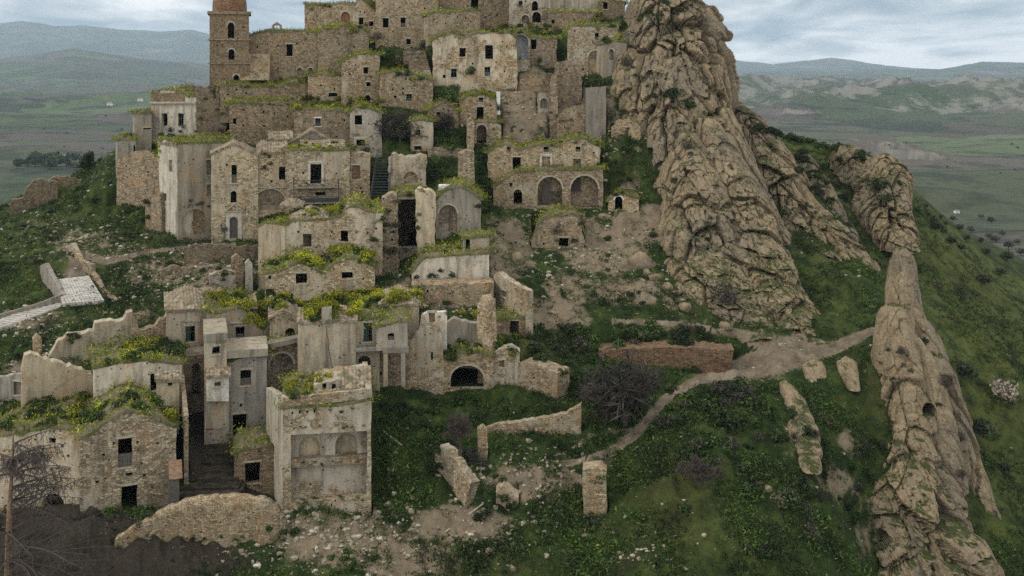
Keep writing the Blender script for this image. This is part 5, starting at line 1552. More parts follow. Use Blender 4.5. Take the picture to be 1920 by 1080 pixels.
for (rows, lb) in [([(678, 1512, 1540, 114.6), (690, 1504, 1546, 114), (715, 1510, 1552, 113), (745, 1526, 1560, 111.8), (775, 1536, 1564, 110.6)], 'long leaning rock slab at the path fork beside the smaller slab'),
                   ([(674, 1576, 1596, 114.6), (685, 1570, 1606, 114), (705, 1574, 1610, 113), (735, 1588, 1612, 111.6)], 'short oval rock slab at the path fork')]:
    o = link('rock_slab', rock_mesh('rock_slab', rows, 1.0, 31, 50, 60, .2, .35))
    tag(o, lb, 'rock')
o = link('rock_outcrop', rock_mesh('rock_outcrop', [(722, 1462, 1482, 110), (760, 1466, 1508, 108), (800, 1470, 1526, 105), (850, 1482, 1538, 101.8), (890, 1495, 1535, 99.5)], 2.4, 33, 80, 90, .3, .8))
tag(o, 'dark jagged outcrop on the green slope below the path', 'rock')
o = link('rock_outcrop', rock_mesh('rock_outcrop', [(322, 1152, 1170, 153), (340, 1142, 1190, 151.5), (362, 1146, 1205, 150), (385, 1180, 1215, 148)], 2.2, 35, 60, 80, .1, .6))
tag(o, 'rounded grey outcrop in the grass above the cave house', 'rock')


def stone_lump(name, r, seed, sub=2):
    bm = bmesh.new()
    bmesh.ops.create_icosphere(bm, subdivisions=sub, radius=1)
    co = np.array([v.co[:] for v in bm.verts])
    d = 1 + .35 * fbm(co[:, 0] * .9, co[:, 1] * .9, co[:, 2] * .9, 3, seed) + .1 * fbm(co[:, 0] * 3, co[:, 1] * 3, co[:, 2] * 3, 2, seed + 3)
    for v, k in zip(bm.verts, d):
        v.co = v.co * float(k)
        v.co.x *= r[0]; v.co.y *= r[1]; v.co.z *= r[2]
        if v.co.z < -.35 * r[2]: v.co.z = -.35 * r[2] + (v.co.z + .35 * r[2]) * .3
    me = bpy.data.meshes.new(name); bm.to_mesh(me); bm.free()
    me.polygons.foreach_set('use_smooth', [True] * len(me.polygons))
    me.materials.append(M['rock'])
    return me


bpy.context.view_layer.update()
DG = bpy.context.evaluated_depsgraph_get()


def hit(px, py):
    d = ray(px, py).normalized()
    ok, loc, nrm, _, ob, _ = SC.ray_cast(DG, CAMP, d, distance=5000)
    return (loc, nrm, ob) if ok else (None, None, None)


BOULD = [(1200, 488, 27, 20, 'big pale flat-topped boulder under the crag'), (1252, 538, 13, 12, 'round boulder between smaller stones under the crag'), (1283, 577, 12, 9, 'pale boulder alone in the green patch above the path'),
         (1190, 625, 17, 9, 'flat pale stone in the bushes above the reddish wall'), (1213, 512, 9, 8, None), (1230, 518, 8, 8, None), (1275, 519, 6, 8, None), (1222, 520, 7, 7, None), (1366, 608, 14, 10, 'white split boulder beside the upper path'),
         (1655, 672, 11, 9, 'pale knob of rock at the foot of the spire'), (1133, 405, 14, 9, 'stone heap boulder in front of the arcade'), (970, 485, 14, 14, 'tilted grey boulder on the bare slope'),
         (1400, 728, 16, 6, 'low flat rock at the edge of the path'), (1440, 915, 9, 9, 'lone grey rock in the dark green slope'), (1108, 722, 7, 4, None)]
for i, (x, y, rx, ry, lb) in enumerate(BOULD):
    loc, n_, ob = hit(x, y + ry * .6)
    if loc is None: continue
    m_ = loc.y / F
    o = link('boulder', stone_lump('boulder', (rx * m_, rx * m_ * .8, ry * m_ * 1.15), 50 + i, 3))
    o.location = loc + Vector((0, rx * m_ * .3, ry * m_ * .25))
    tag(o, lb or 'small rounded boulder among others fallen below the crag', 'boulder', None if lb else 'small boulders below the crag')
bpy.context.view_layer.update()
DG = bpy.context.evaluated_depsgraph_get()

# ------------------------------------------------------------------ plants
def leaf_quads(pos, nrm, size, rng, asp=1.6):
    n = len(pos)
    a = rng.normal(size=(n, 3)); a -= (a * nrm).sum(1, keepdims=True) * nrm
    a /= np.linalg.norm(a, axis=1, keepdims=True) + 1e-9
    b = np.cross(nrm, a)
    s = size[:, None]
    V = np.stack([pos - a * s * asp, pos - b * s * .8 + a * s * .1, pos + a * s * asp, pos + b * s * .8 - a * s * .1], 1)
    return V.reshape(-1, 3)


def crown_pts(n, lobes, rng, flat=.8):
    c = rng.normal(size=(lobes, 3)); c /= np.linalg.norm(c, axis=1, keepdims=True)
    c *= rng.uniform(.25, .7, (lobes, 1)); c[:, 2] = np.abs(c[:, 2]) * flat + .1
    r = rng.uniform(.28, .5, lobes)
    k = rng.integers(0, lobes, n)
    d = rng.normal(size=(n, 3)); d /= np.linalg.norm(d, axis=1, keepdims=True)
    q = rng.uniform(.55, 1.08, n) ** .6
    p = c[k] + d * (r[k] * q)[:, None]
    p[:, 2] = np.where(p[:, 2] < 0, -p[:, 2] * .35, p[:, 2])
    return p, d


def leaf_mesh(name, n, lobes, size, mat, seed, flat=.8, asp=1.6):
    rng = np.random.default_rng(seed)
    p, d = crown_pts(n, lobes, rng, flat)
    nr_ = d + rng.normal(size=d.shape) * .7; nr_ /= np.linalg.norm(nr_, axis=1, keepdims=True)
    V = leaf_quads(p, nr_, size * rng.uniform(.6, 1.3, n), rng, asp)
    return tri_mesh(name, V, np.arange(len(V)).reshape(-1, 4), mat)


def twig_mesh(name, n, seed, mat, thick=.011, spread=1.0):
    rng = np.random.default_rng(seed)
    mb = MB(); rnd = random.Random(seed)
    for i in range(n):
        a = rnd.uniform(0, 2 * math.pi); e = rnd.uniform(.15, 1.45)
        d = Vector((math.cos(a) * math.cos(e), math.sin(a) * math.cos(e), math.sin(e)))
        p = Vector((rnd.uniform(-.3, .3), rnd.uniform(-.3, .3), 0)); L = rnd.uniform(.5, 1.0) * spread
        m_ = p + d * L * .5 + Vector((rnd.uniform(-.1, .1), rnd.uniform(-.1, .1), 0.03))
        for k in range(3):
            e_ = m_ + (d + Vector((rnd.uniform(-.7, .7), rnd.uniform(-.7, .7), rnd.uniform(-.2, .5)))) * L * .4
            mb.tube(m_, e_, thick * .7, thick * .3, 3)
        mb.tube(p, m_, thick, thick * .7, 3)
    return mb.mesh(name, mat, uv=False)


M['darktwig'] = leaf_mat('dark_twigs', [(0, (0.022, 0.019, 0.017)), (1, (0.06, 0.052, 0.045))])
LEAFM = [leaf_mesh('foliage', 420, 9, .085, M['leaf'], 200 + i) for i in range(5)]
OLIVM = [leaf_mesh('foliage', 420, 10, .08, M['olive'], 230 + i) for i in range(4)]
GREYM = [leaf_mesh('foliage', 260, 9, .055, M['drytwig'], 250 + i, asp=2.2) for i in range(3)]
YELM = [leaf_mesh('foliage', 260, 8, .085, M['weedlight'], 260 + i) for i in range(4)]
FLOM = [leaf_mesh('flowers', 300, 8, .05, M['flower'], 260 + i, flat=1.05, asp=1.1) for i in range(4)]
WEEM = [leaf_mesh('foliage', 330, 10, .09, M['weed'], 280 + i, flat=.5) for i in range(5)]
TWIM = [twig_mesh('twigs', 60, 300 + i, M['drytwig']) for i in range(3)]
BLOM = [leaf_mesh('blossom', 300, 9, .06, M['blossom'], 320)]
STEM = MB()
for k in range(7):
    a = k * .9
    STEM.tube((0, 0, -.25), (math.cos(a) * .33, math.sin(a) * .33, .5), .035, .012, 4)
STEMM = STEM.mesh('stem', M['bark'], uv=False)
TRU = MB(); TRU.tube((0, 0, -.5), (.03, 0, .5), .09, .06, 6)
for k in range(5):
    a = k * 1.26; TRU.tube((.03, 0, .42), (math.cos(a) * .5, math.sin(a) * .5, .95), .05, .015, 5)
TRUM = TRU.mesh('trunk', M['bark'], uv=False)
PN = 0


def make_plant(kind, loc, r, label, group, squash=1.0):
    """r: crown radius in metres"""
    global PN
    PN += 1
    rnd = random.Random(PN * 7 + 3)
    nm = {'yel': 'flowering_shrub', 'leaf': 'green_bush', 'weed': 'weed_clump', 'grey': 'grey_bush', 'twig': 'dry_bush', 'olive': 'olive_tree', 'tree': 'dark_tree', 'blossom': 'blossom_tree'}[kind]
    cat = {'yel': 'shrub', 'leaf': 'bush', 'weed': 'weeds', 'grey': 'bush', 'twig': 'bush', 'olive': 'tree', 'tree': 'tree', 'blossom': 'tree'}[kind]
    root = bpy.data.objects.new(nm, None); COL.objects.link(root)
    root.empty_display_size = .2
    root.location = loc; root.rotation_euler.z = rnd.uniform(0, 6.28)
    s = r * rnd.uniform(.9, 1.1)
    root.scale = (s, s, s * squash * rnd.uniform(.85, 1.15))
    tag(root, label, cat, group)

    def ch(me, name, dz=0.0):
        o = bpy.data.objects.new(name, me); COL.objects.link(o); o.parent = root; o.location.z = dz
        if name == 'flowers': o['kind'] = 'stuff'
        return o
    if kind == 'yel':
        k = rnd.randrange(4); ch(YELM[k], 'foliage'); ch(FLOM[k], 'flowers', .05); ch(STEMM, 'stem')
    elif kind == 'leaf': ch(rnd.choice(LEAFM), 'foliage'); ch(STEMM, 'stem')
    elif kind == 'weed': ch(rnd.choice(WEEM), 'foliage'); ch(STEMM, 'stem')
    elif kind == 'grey': ch(rnd.choice(GREYM), 'foliage'); ch(rnd.choice(TWIM), 'twigs')
    elif kind == 'twig': ch(rnd.choice(TWIM), 'twigs'); ch(STEMM, 'stem')
    elif kind == 'olive': ch(rnd.choice(OLIVM), 'crown', .55); ch(TRUM, 'trunk')
    elif kind == 'tree': ch(rnd.choice(LEAFM), 'crown', .45); ch(TRUM, 'trunk')
    elif kind == 'blossom': ch(BLOM[0], 'crown', .6); ch(rnd.choice(TWIM), 'branch', .35); ch(TRUM, 'trunk')
    return root


QUEUE = []


def plant(kind, loc, r, label, group, squash=1.0):
    if group is not None and kind in ('yel', 'weed', 'leaf', 'grey', 'twig'):
        big = 'large' if r > 1.0 else 'medium-sized' if r > .68 else 'small'
        label = big + ' ' + label; group = group + ', ' + big
    QUEUE.append((kind, Vector(loc), r, label, group, squash))


OVER = {'weed': [], 'leaf': [], 'yel': [], 'grey': []}


def flush_plants():
    cnt = {}
    for it in sorted(QUEUE, key=lambda t: (t[4] is not None, -t[2] / t[1].y)):
        k = it[0]; cnt[k] = cnt.get(k, 0) + 1
        if cnt[k] > 285 and k in OVER: OVER[k].append(it)
        else: make_plant(*it)
    for k, lst in OVER.items():
        if not lst: continue
        src = {'weed': WEEM, 'leaf': LEAFM, 'yel': YELM, 'grey': GREYM}[k]
        vs = []
        for i, (_, loc, r, *_r) in enumerate(lst):
            me = src[i % len(src)]
            c = np.empty(len(me.vertices) * 3); me.vertices.foreach_get('co', c); c = c.reshape(-1, 4, 3)[::2].reshape(-1, 3)
            an = i * 1.7; R_ = np.array([[math.cos(an), -math.sin(an), 0], [math.sin(an), math.cos(an), 0], [0, 0, 1]])
            vs.append(c @ R_.T * r + np.array(loc))
        Vv = np.concatenate(vs)
        tag(link('undergrowth', tri_mesh('undergrowth', Vv, np.arange(len(Vv)).reshape(-1, 4), src[0].materials[0])), {'weed': 'small leafy weeds filling the gaps between the larger clumps', 'leaf': 'small dark undergrowth between the larger bushes', 'yel': 'small yellowish undergrowth', 'grey': 'small grey undergrowth'}[k], 'undergrowth', kind='stuff')


def at_px(kind, px, py, rpx, label, group, squash=1.0, sink=.15):
    loc, n_, ob = hit(px, py)
    if loc is None: return
    r = rpx * loc.y / F
    push = Vector((0, r * .25, 0)) if n_.z > .5 else Vector((n_.x, n_.y, 0)) * -.1
    plant(kind, loc + push - Vector((0, 0, r * sink)), r, label, group, squash)


def inpoly(x, y, poly):
    c = False
    j = len(poly) - 1
    for i in range(len(poly)):
        (xi, yi), (xj, yj) = poly[i], poly[j]
        if (yi > y) != (yj > y) and x < (xj - xi) * (y - yi) / (yj - yi) + xi: c = not c
        j = i
    return c


def zone(kinds, poly, n, r0, r1, label, group, squash=1.0, up=False, seed=0):
    rnd = random.Random(seed + n * 13 + int(poly[0][0]))
    xs = [p[0] for p in poly]; ys = [p[1] for p in poly]
    got = tries = 0
    while got < n and tries < n * 14:
        tries += 1
        x, y = rnd.uniform(min(xs), max(xs)), rnd.uniform(min(ys), max(ys))
        if not inpoly(x, y, poly): continue
        loc, nr_, ob = hit(x, y)
        if loc is None or (up and nr_.z < .45): continue
        k = kinds if isinstance(kinds, str) else rnd.choice(kinds)
        r = rnd.uniform(r0, r1) * loc.y / F
        L = label if isinstance(label, str) else label[k]
        G = group if isinstance(group, str) else group[k]
        plant(k, loc + Vector((0, r * .15, -r * .15)), r, L, G, squash)
        got += 1


def box(x0, y0, x1, y1): return [(x0, y0), (x1, y0), (x1, y1), (x0, y1)]


yl = lambda w: {'yel': 'bright yellow-flowering shrub growing on ' + w, 'weed': 'leafy green weeds growing on ' + w, 'leaf': 'dark green bush growing on ' + w, 'grey': 'dry grey bush growing on ' + w, 'twig': 'leafless twiggy bush growing on ' + w}
yg = lambda w: {'yel': 'yellow shrubs on ' + w, 'weed': 'weeds on ' + w, 'leaf': 'bushes on ' + w, 'grey': 'grey bushes on ' + w, 'twig': 'twiggy bushes on ' + w}
Y1, Y2 = ['yel', 'yel', 'yel', 'weed'], ['yel', 'weed', 'weed']


def zz_(kinds, poly, n, r0, r1, w, **kw):
    if 'yel' in kinds: r0, r1 = r0 * 1.2, r1 * 1.3
    zone(kinds, poly, n, r0, r1, yl(w), yg(w), **kw)


w = 'the roofs of the front row'
zz_(Y1, [(395, 556), (470, 548), (560, 552), (600, 550), (700, 540), (790, 548), (780, 560), (700, 574), (640, 596), (590, 604), (570, 590), (540, 575), (500, 590), (480, 610), (430, 585)], 100, 9, 16, w, up=True)
zz_(['yel'], box(455, 585, 500, 612), 4, 9, 12, w)
w = 'the twin-gable roof'
zz_(Y1, [(510, 500), (540, 480), (600, 468), (715, 458), (715, 492), (690, 492), (650, 478), (600, 503), (560, 490)], 46, 8, 15, w, up=True)
w = 'the two-window house roof'
zz_(Y2, [(482, 408), (520, 390), (660, 380), (700, 390), (690, 400), (610, 408), (540, 418)], 18, 5, 10, w, up=True)
w = 'the window house roof'
zz_(Y1, [(548, 206), (560, 182), (720, 186), (716, 208), (660, 200)], 26, 6, 11, w)
w = 'the top terrace below the white ruin'
zz_(Y2, [(905, 64), (930, 45), (1045, 44), (1050, 66), (990, 62)], 20, 5, 9, w)
w = 'the hall and garden house roofs'
zz_(['weed', 'weed', 'yel'], [(600, 60), (620, 40), (690, 44), (695, 62)], 10, 5, 9, w)
zz_(['weed', 'yel'], box(575, 6, 625, 24), 5, 4, 7, w)
w = 'the stone wing and boarded house roofs'
zz_(['yel', 'weed', 'weed', 'leaf'], [(0, 815), (10, 755), (150, 742), (330, 752), (334, 792), (280, 772), (235, 764), (165, 806), (90, 798)], 52, 8, 17, w)
w = 'the overgrown house'
zz_(['weed', 'weed', 'yel', 'leaf'], [(178, 692), (230, 650), (260, 640), (345, 650), (345, 678), (260, 672)], 24, 9, 17, w)
w = 'the shell house ruin'
zz_(Y1, [(520, 742), (560, 705), (640, 704), (600, 712), (585, 745)], 18, 7, 12, w)
zz_(['weed'], box(550, 798, 688, 803), 9, 4, 6, w); zz_(['weed'], box(550, 866, 688, 873), 6, 4, 6, w); zz_(['weed'], box(548, 766, 660, 776), 6, 4, 7, w); zz_(['weed'], box(550, 930, 688, 942), 8, 5, 8, w)
w = 'the balcony house roof'
zz_(['yel', 'weed'], [(535, 282), (560, 266), (690, 268), (692, 288), (640, 282)], 18, 4, 8, w)
w = 'the gabled cottage roof'
zz_(Y1, [(862, 188), (870, 170), (930, 172), (934, 186), (905, 176)], 9, 5, 8, w); 
w = 'the stair house terrace'
zz_(['yel', 'weed', 'leaf'], [(716, 136), (735, 118), (765, 120), (770, 136), (800, 146), (775, 152)], 12, 5, 10, w)
w = 'the terrace under the church'
zz_(Y2, [(425, 164), (480, 150), (585, 140), (588, 160), (500, 166)], 18, 5, 8, w)
zz_(['weed'], [(430, 198), (470, 186), (550, 184), (552, 198)], 12, 4, 7, w)
w = 'the slope beside the vaulted cellar'
zz_(Y2, box(920, 628, 968, 665), 10, 8, 13, w)
zz_(['weed', 'leaf'], [(832, 640), (880, 632), (905, 645), (895, 672), (840, 678)], 14, 8, 13, w)
zz_(['weed', 'yel'], box(820, 570, 905, 600), 9, 5, 9, w)
w = 'the collapsed house'
zz_(['yel', 'weed'], box(735, 345, 800, 366), 9, 5, 8, w); zz_(['weed', 'leaf'], box(748, 400, 785, 440), 8, 8, 14, w); zz_(['weed', 'leaf'], box(745, 462, 870, 476), 12, 5, 9, w); zz_(['leaf'], box(775, 505, 850, 522), 6, 7, 11, w)
w = 'the village end by the villa'
zz_(['weed', 'yel'], box(222, 252, 258, 262), 5, 5, 8, w); zz_(['leaf', 'grey', 'weed'], box(290, 236, 372, 260), 9, 6, 12, w); zz_(['weed', 'yel'], box(286, 262, 304, 300), 5, 5, 7, w)
zz_(['weed', 'grey'], box(372, 170, 430, 250), 10, 5, 8, w)
w = 'the plastered walls by the chapel'
zz_(['weed', 'grey'], box(340, 378, 394, 392), 8, 5, 9, w); zz_(['leaf'], box(490, 288, 510, 325), 7, 5, 8, w); zz_(['weed'], box(560, 345, 632, 349), 6, 3, 4, w)
w = 'the crag top beside the arch house'
zz_(['weed', 'leaf', 'yel'], [(1070, 44), (1120, 24), (1170, 40), (1180, 70), (1130, 82), (1110, 48)], 18, 5, 9, w)
zz_(['weed'], box(1200, -5, 1320, 40), 30, 6, 10, w)

w = 'the overgrown gully'
zz_(['leaf', 'weed'], [(802, 290), (858, 292), (856, 345), (800, 345)], 26, 8, 14, w); zz_(['leaf', 'weed'], box(808, 248, 874, 280), 20, 8, 13, w)
zz_(['leaf', 'weed'], [(889, 262), (912, 270), (916, 330), (940, 395), (900, 405), (890, 330)], 24, 8, 13, w)
zz_(['leaf', 'grey'], box(690, 372, 745, 480), 14, 8, 14, w)
w = 'the grassy bank above the reddish wall'
zz_(['leaf', 'leaf', 'weed', 'grey'], [(975, 618), (1120, 608), (1350, 618), (1360, 650), (1130, 655), (1050, 690), (985, 665)], 62, 10, 20, w)
w = 'the bank below the reddish wall'
zz_(['leaf', 'leaf', 'weed', 'grey'], [(1050, 700), (1130, 668), (1220, 700), (1280, 720), (1190, 790), (1110, 770), (1060, 740)], 40, 12, 22, w)
w = 'the deep green slope under the path'
zz_(['leaf', 'weed', 'weed', 'grey'], [(1210, 790), (1300, 730), (1450, 720), (1480, 860), (1540, 1000), (1400, 1060), (1320, 900), (1230, 850)], 80, 13, 30, w)
w = 'the meadow beside the shell house'
zz_(['weed', 'weed', 'leaf'], [(705, 760), (830, 750), (900, 730), (1000, 770), (900, 800), (820, 830), (860, 940), (720, 960)], 60, 9, 18, w)
w = 'the rubble slope below the stone pillar'
zz_(['weed', 'leaf', 'twig'], [(880, 860), (1060, 850), (1280, 900), (1300, 1075), (850, 1075), (820, 980)], 40, 8, 17, w)
zz_(['leaf', 'weed'], box(500, 985, 560, 1012), 7, 8, 13, w); zz_(['weed'], box(600, 1030, 720, 1078), 8, 8, 14, w)
zz_(['twig', 'twig', 'grey', 'weed'], [(20, 960), (200, 955), (330, 960), (230, 1010), (210, 1075), (20, 1075)], 34, 9, 18, w)
zz_(['weed', 'twig'], box(230, 1025, 480, 1075), 12, 6, 11, w)
zz_(['weed', 'weed', 'twig'], box(236, 1004, 520, 1018), 22, 5, 10, w)
w = 'the steep hollow behind the crag'
zz_(['leaf', 'leaf', 'grey'], [(1440, 270), (1520, 285), (1580, 330), (1620, 480), (1560, 420), (1500, 330)], 26, 8, 15, w)
w = 'the slope at the foot of the spire'
zz_(['leaf', 'grey', 'weed', 'twig'], [(1480, 780), (1640, 720), (1640, 900), (1600, 960), (1640, 1075), (1500, 1075)], 46, 10, 20, w)
w = 'the bare slope under the arcade'
zz_(['weed', 'weed', 'leaf'], [(990, 430), (1130, 410), (1240, 430), (1250, 520), (1330, 590), (1100, 600), (1000, 520)], 34, 6, 12, w)
zz_(['leaf', 'weed'], box(1120, 260, 1190, 310), 12, 7, 12, w); zz_(['leaf', 'weed'], box(1130, 310, 1180, 368), 12, 6, 10, w)
zz_(['weed', 'leaf'], [(920, 230), (1060, 200), (1090, 262), (930, 262)], 16, 4, 8, w); zz_(['weed'], [(915, 275), (1125, 262), (1120, 274)], 8, 5, 8, w)
w = 'the grassy spur'
zz_(['weed', 'weed', 'leaf'], [(0, 420), (150, 350), (280, 370), (300, 450), (200, 470), (60, 490)], 36, 6, 12, w)
zz_(['weed', 'weed', 'leaf'], [(200, 580), (200, 500), (430, 480), (440, 530), (320, 550)], 26, 6, 11, w)
zz_(['weed', 'leaf'], [(80, 640), (230, 580), (240, 590), (100, 660)], 10, 7, 12, w); zz_(['weed', 'leaf'], [(0, 640), (60, 640), (50, 660), (0, 690)], 5, 8, 12, w)

w = 'the ledges of the crag'
zone(['weed', 'grey', 'leaf'], [(1190, 20), (1320, 30), (1370, 200), (1440, 420), (1500, 600), (1400, 600), (1260, 420), (1180, 250)], 60, 4, 9, yl(w), yg(w))
zone(['weed', 'grey', 'leaf'], [(1400, 260), (1500, 340), (1620, 500), (1600, 560), (1450, 420)], 26, 4, 9, yl('the rock ridge'), yg('the rock ridge'))
zone(['weed', 'grey', 'leaf'], [(1650, 620), (1720, 620), (1800, 860), (1840, 1060), (1640, 1060), (1650, 850)], 26, 4, 9, yl('the spire'), yg('the spire'))

# single bushes that stand out
for k, x, y, r, lb in [
    ('leaf', 838, 188, 26, 'big dark bush below the large house'), ('leaf', 883, 136, 15, 'round dark bush growing out of the large house wall'), ('leaf', 1011, 114, 12, 'round bush in the opening beside the blue vault'),
    ('leaf', 1112, 160, 17, 'dark bush at the foot of the walled-up arch'), ('leaf', 1135, 158, 13, 'second green bush at the foot of the walled-up arch'),
    ('grey', 1356, 558, 38, 'large grey-green bush at the base of the crag'), ('grey', 1288, 275, 15, 'round grey bush above the pointed slab of the crag'), ('leaf', 1264, 340, 10, 'bush in the crack beside the pointed slab'),
    ('leaf', 1262, 180, 24, 'dark bush clinging to the middle of the crag'), ('leaf', 1290, 200, 18, 'smaller bush clinging beside the dark cliff bush'), ('leaf', 1228, 205, 14, 'bush in a hollow of the crag above the cave door'),
    ('leaf', 1240, 225, 10, 'small bush low in the hollow of the crag'), ('grey', 1175, 120, 20, 'grey bush between the annex and the crag'), ('grey', 1045, 60, 12, 'grey bush beside the top terrace'),
    ('grey', 745, 116, 18, 'pale grey bush beside the mossy steps'), ('leaf', 716, 108, 22, 'dark bush at the foot of the palace'), ('grey', 710, 70, 15, 'leafless bush under the palace windows'), ('grey', 797, 88, 16, 'dark twiggy bush above the mossy steps'),
    ('grey', 620, 488, 22, 'dry grey bush on the twin-gable roof between yellow shrubs'), ('grey', 1042, 432, 20, 'grey bush on the rubble cellar mound'), ('grey', 695, 368, 18, 'grey bush beneath the pink wall'),
    ('leaf', 1648, 352, 26, 'large round bush on top of the rock block'), ('leaf', 1662, 375, 20, 'bush hanging on the side of the rock block'), ('leaf', 1616, 296, 20, 'dark round bush on the crest beside the rock block'), ('leaf', 1686, 345, 10, 'small dark bush behind the rock block'),
    ('grey', 1390, 375, 14, 'grey bush in a cleft low on the crag'), ('grey', 1375, 400, 12, 'second grey bush in the cleft of the crag'), ('grey', 1660, 500, 14, 'bush between the rock block and the spire'), ('leaf', 1575, 300, 10, 'small bush on the crest of the ridge'),
    ('grey', 1690, 660, 14, 'grey bush on the shoulder of the spire'), ('grey', 1650, 840, 16, 'grey bush in a crack of the spire'), ('leaf', 1735, 640, 9, 'bush on the edge of the spire'), ('grey', 1800, 890, 16, 'bush on the rear shoulder of the spire'),
    ('grey', 885, 868, 34, 'dark thorny bush between two ruined stumps'), ('grey', 850, 800, 28, 'leafless grey bush in the meadow'), ('twig', 1030, 860, 16, 'small brown leafless shrub in the rubble'), ('twig', 1118, 985, 20, 'dry twigs against the stone pillar'),
    ('grey', 1090, 655, 34, 'big dark leafless thicket on the bank'), ('leaf', 1300, 690, 9, 'narrow bush growing in the reddish wall'), ('twig', 760, 470, 14, 'twigs in front of the black cavity'), ('grey', 935, 205, 12, 'grey bush in the bare earth by the cottage'),
    ('twig', 1800, 560, 30, 'brown leafless thicket on the hillside behind the spire'), ('twig', 1760, 545, 24, 'second leafless thicket on the hillside behind the spire'), ('twig', 1770, 720, 26, 'tangled dry thicket next to the spire'), ('twig', 1800, 820, 26, 'dry thicket beside the spire base'),
    ('leaf', 205, 345, 9, 'bush by the broken masonry at the village end'), ('leaf', 1560, 800, 16, 'bush below the rock slabs'), ('leaf', 1500, 300, 14, 'bush in the hollow of the ridge'), ('leaf', 1470, 400, 12, 'bush on the flank of the ridge')]:
    at_px(k, x, y, r, lb, None)

# trees on the crest and the far slope
for i in range(17):
    x = 1418 + i * 9.5
    at_px('tree', x, 244 + (x - 1418) * .27 + random.uniform(-2, 4), random.uniform(8, 14), 'dark tree in the row along the crest behind the crag', 'trees along the crest')
for x, y, r in [(1722, 392, 9), (1740, 398, 10), (1748, 412, 11), (1757, 424, 13), (1775, 418, 8), (1770, 432, 9), (1800, 424, 11), (1822, 428, 10), (1812, 444, 10), (1860, 412, 9), (1855, 440, 9), (1868, 445, 12), (1880, 436, 8), (1893, 458, 12), (1915, 470, 12), (1840, 450, 8), (1785, 450, 12), (1805, 462, 13), (1850, 470, 11), (1890, 480, 14), (1735, 385, 8), (1765, 404, 9), (1840, 405, 7), (1788, 408, 9), (1908, 452, 9)]:
    at_px('olive', x, y + r * .8, r, 'dark olive tree in the grove on the far slope', 'olive grove on the far slope')
for x, y, r, lb in [(1848, 535, 18, 'dark olive tree alone on the green slope'), (1815, 715, 26, 'olive tree on the slope beside the blossom tree'), (1848, 825, 26, 'dark olive tree below the blossom tree'), (1888, 890, 20, 'small olive tree low on the slope'), (1878, 520, 13, 'bare olive tree near the lone olive')]:
    at_px('olive', x, y, r, lb, None)
at_px('blossom', 1885, 765, 34, 'pale pink blossoming almond tree on the green slope', None)
for i in range(26):
    x = random.uniform(30, 172)
    at_px('tree', x, 318 + random.uniform(-14, 2), random.uniform(9, 16), 'dark conifer in the distant grove beyond the spur', 'distant grove beyond the spur', 1.3)
for i in range(40):
    x = random.choice([random.uniform(0, 400), random.uniform(1500, 1920)]); y = random.uniform(262, 330) if x > 900 else random.uniform(215, 320)
    at_px('tree', x, y, random.uniform(1.6, 3.6), 'tiny dark tree scattered over the distant fields', 'trees in the distant fields')


flush_plants()


# leafless trees
def bare_tree(name, label, px, py, hpx, seed, levels=5, spread=.8, mat='bark', loc=None, lean=(0, 0), n0=4, twigs=True):
    if loc is None:
        loc, _, _ = hit(px, py)
    H = hpx * loc.y / F
    rnd = random.Random(seed)
    root = empty(name, loc, label, 'tree')
    tr, br = MB(), MB()

    def grow(p, d, L, r, lev, first=False):
        q = p + d * L
        (tr if lev == levels else br).tube(p, q, r, r * .68, 6 if lev >= levels - 1 else 4 if lev > 1 else 3)
        if lev == 0: return
        n = n0 if lev == levels else rnd.choice((3, 3, 4)) if lev > 2 else 3
        for k in range(n):
            dd = Vector((rnd.gauss(0, 1), rnd.gauss(0, 1), rnd.gauss(.25, .6)))
            nd = (d + dd * spread * .75).normalized()
            grow(p + d * L * rnd.uniform(.55, 1.0), nd, L * rnd.uniform(.62, .88), max(r * .62, .018), lev - 1)
    grow(loc - Vector((0, 0, .3)), Vector((lean[0], lean[1], 1)).normalized(), H * .3, H * .042, levels)
    tr.build('trunk', M[mat], root, uv=False); br.build('branches', M[mat], root, uv=False)
    if not twigs: return root
    tw = link('twigs', leaf_mesh('twigs', 1100, 26, .022, M['darktwig'], seed, flat=1.0, asp=7), root)
    tw.matrix_parent_inverse = Matrix.Identity(4)
    tw.location = (0, 0, H * .22); tw.scale = (H * .62, H * .62, H * .66)
    tw['kind'] = 'stuff'
    return root


bare_tree('bare_tree', 'black leafless tree standing between the tan house walls', 750, 272, 80, 3, 6, .85)
bare_tree('bare_tree', 'wide grey leafless tree on the bank below the reddish wall', 1172, 800, 150, 5, 6, .9, n0=5)
bare_tree('bare_tree', 'small leafless tree beside the gabled cottage', 836, 246, 40, 9, 5, .9)
bare_tree('bare_tree', 'bare spreading tree on the deep green slope', 1310, 915, 95, 12, 6, .9, twigs=False)
bare_tree('bare_tree', 'thin leafless tree behind the thorny bush', 862, 852, 95, 15, 6, .6, twigs=False)

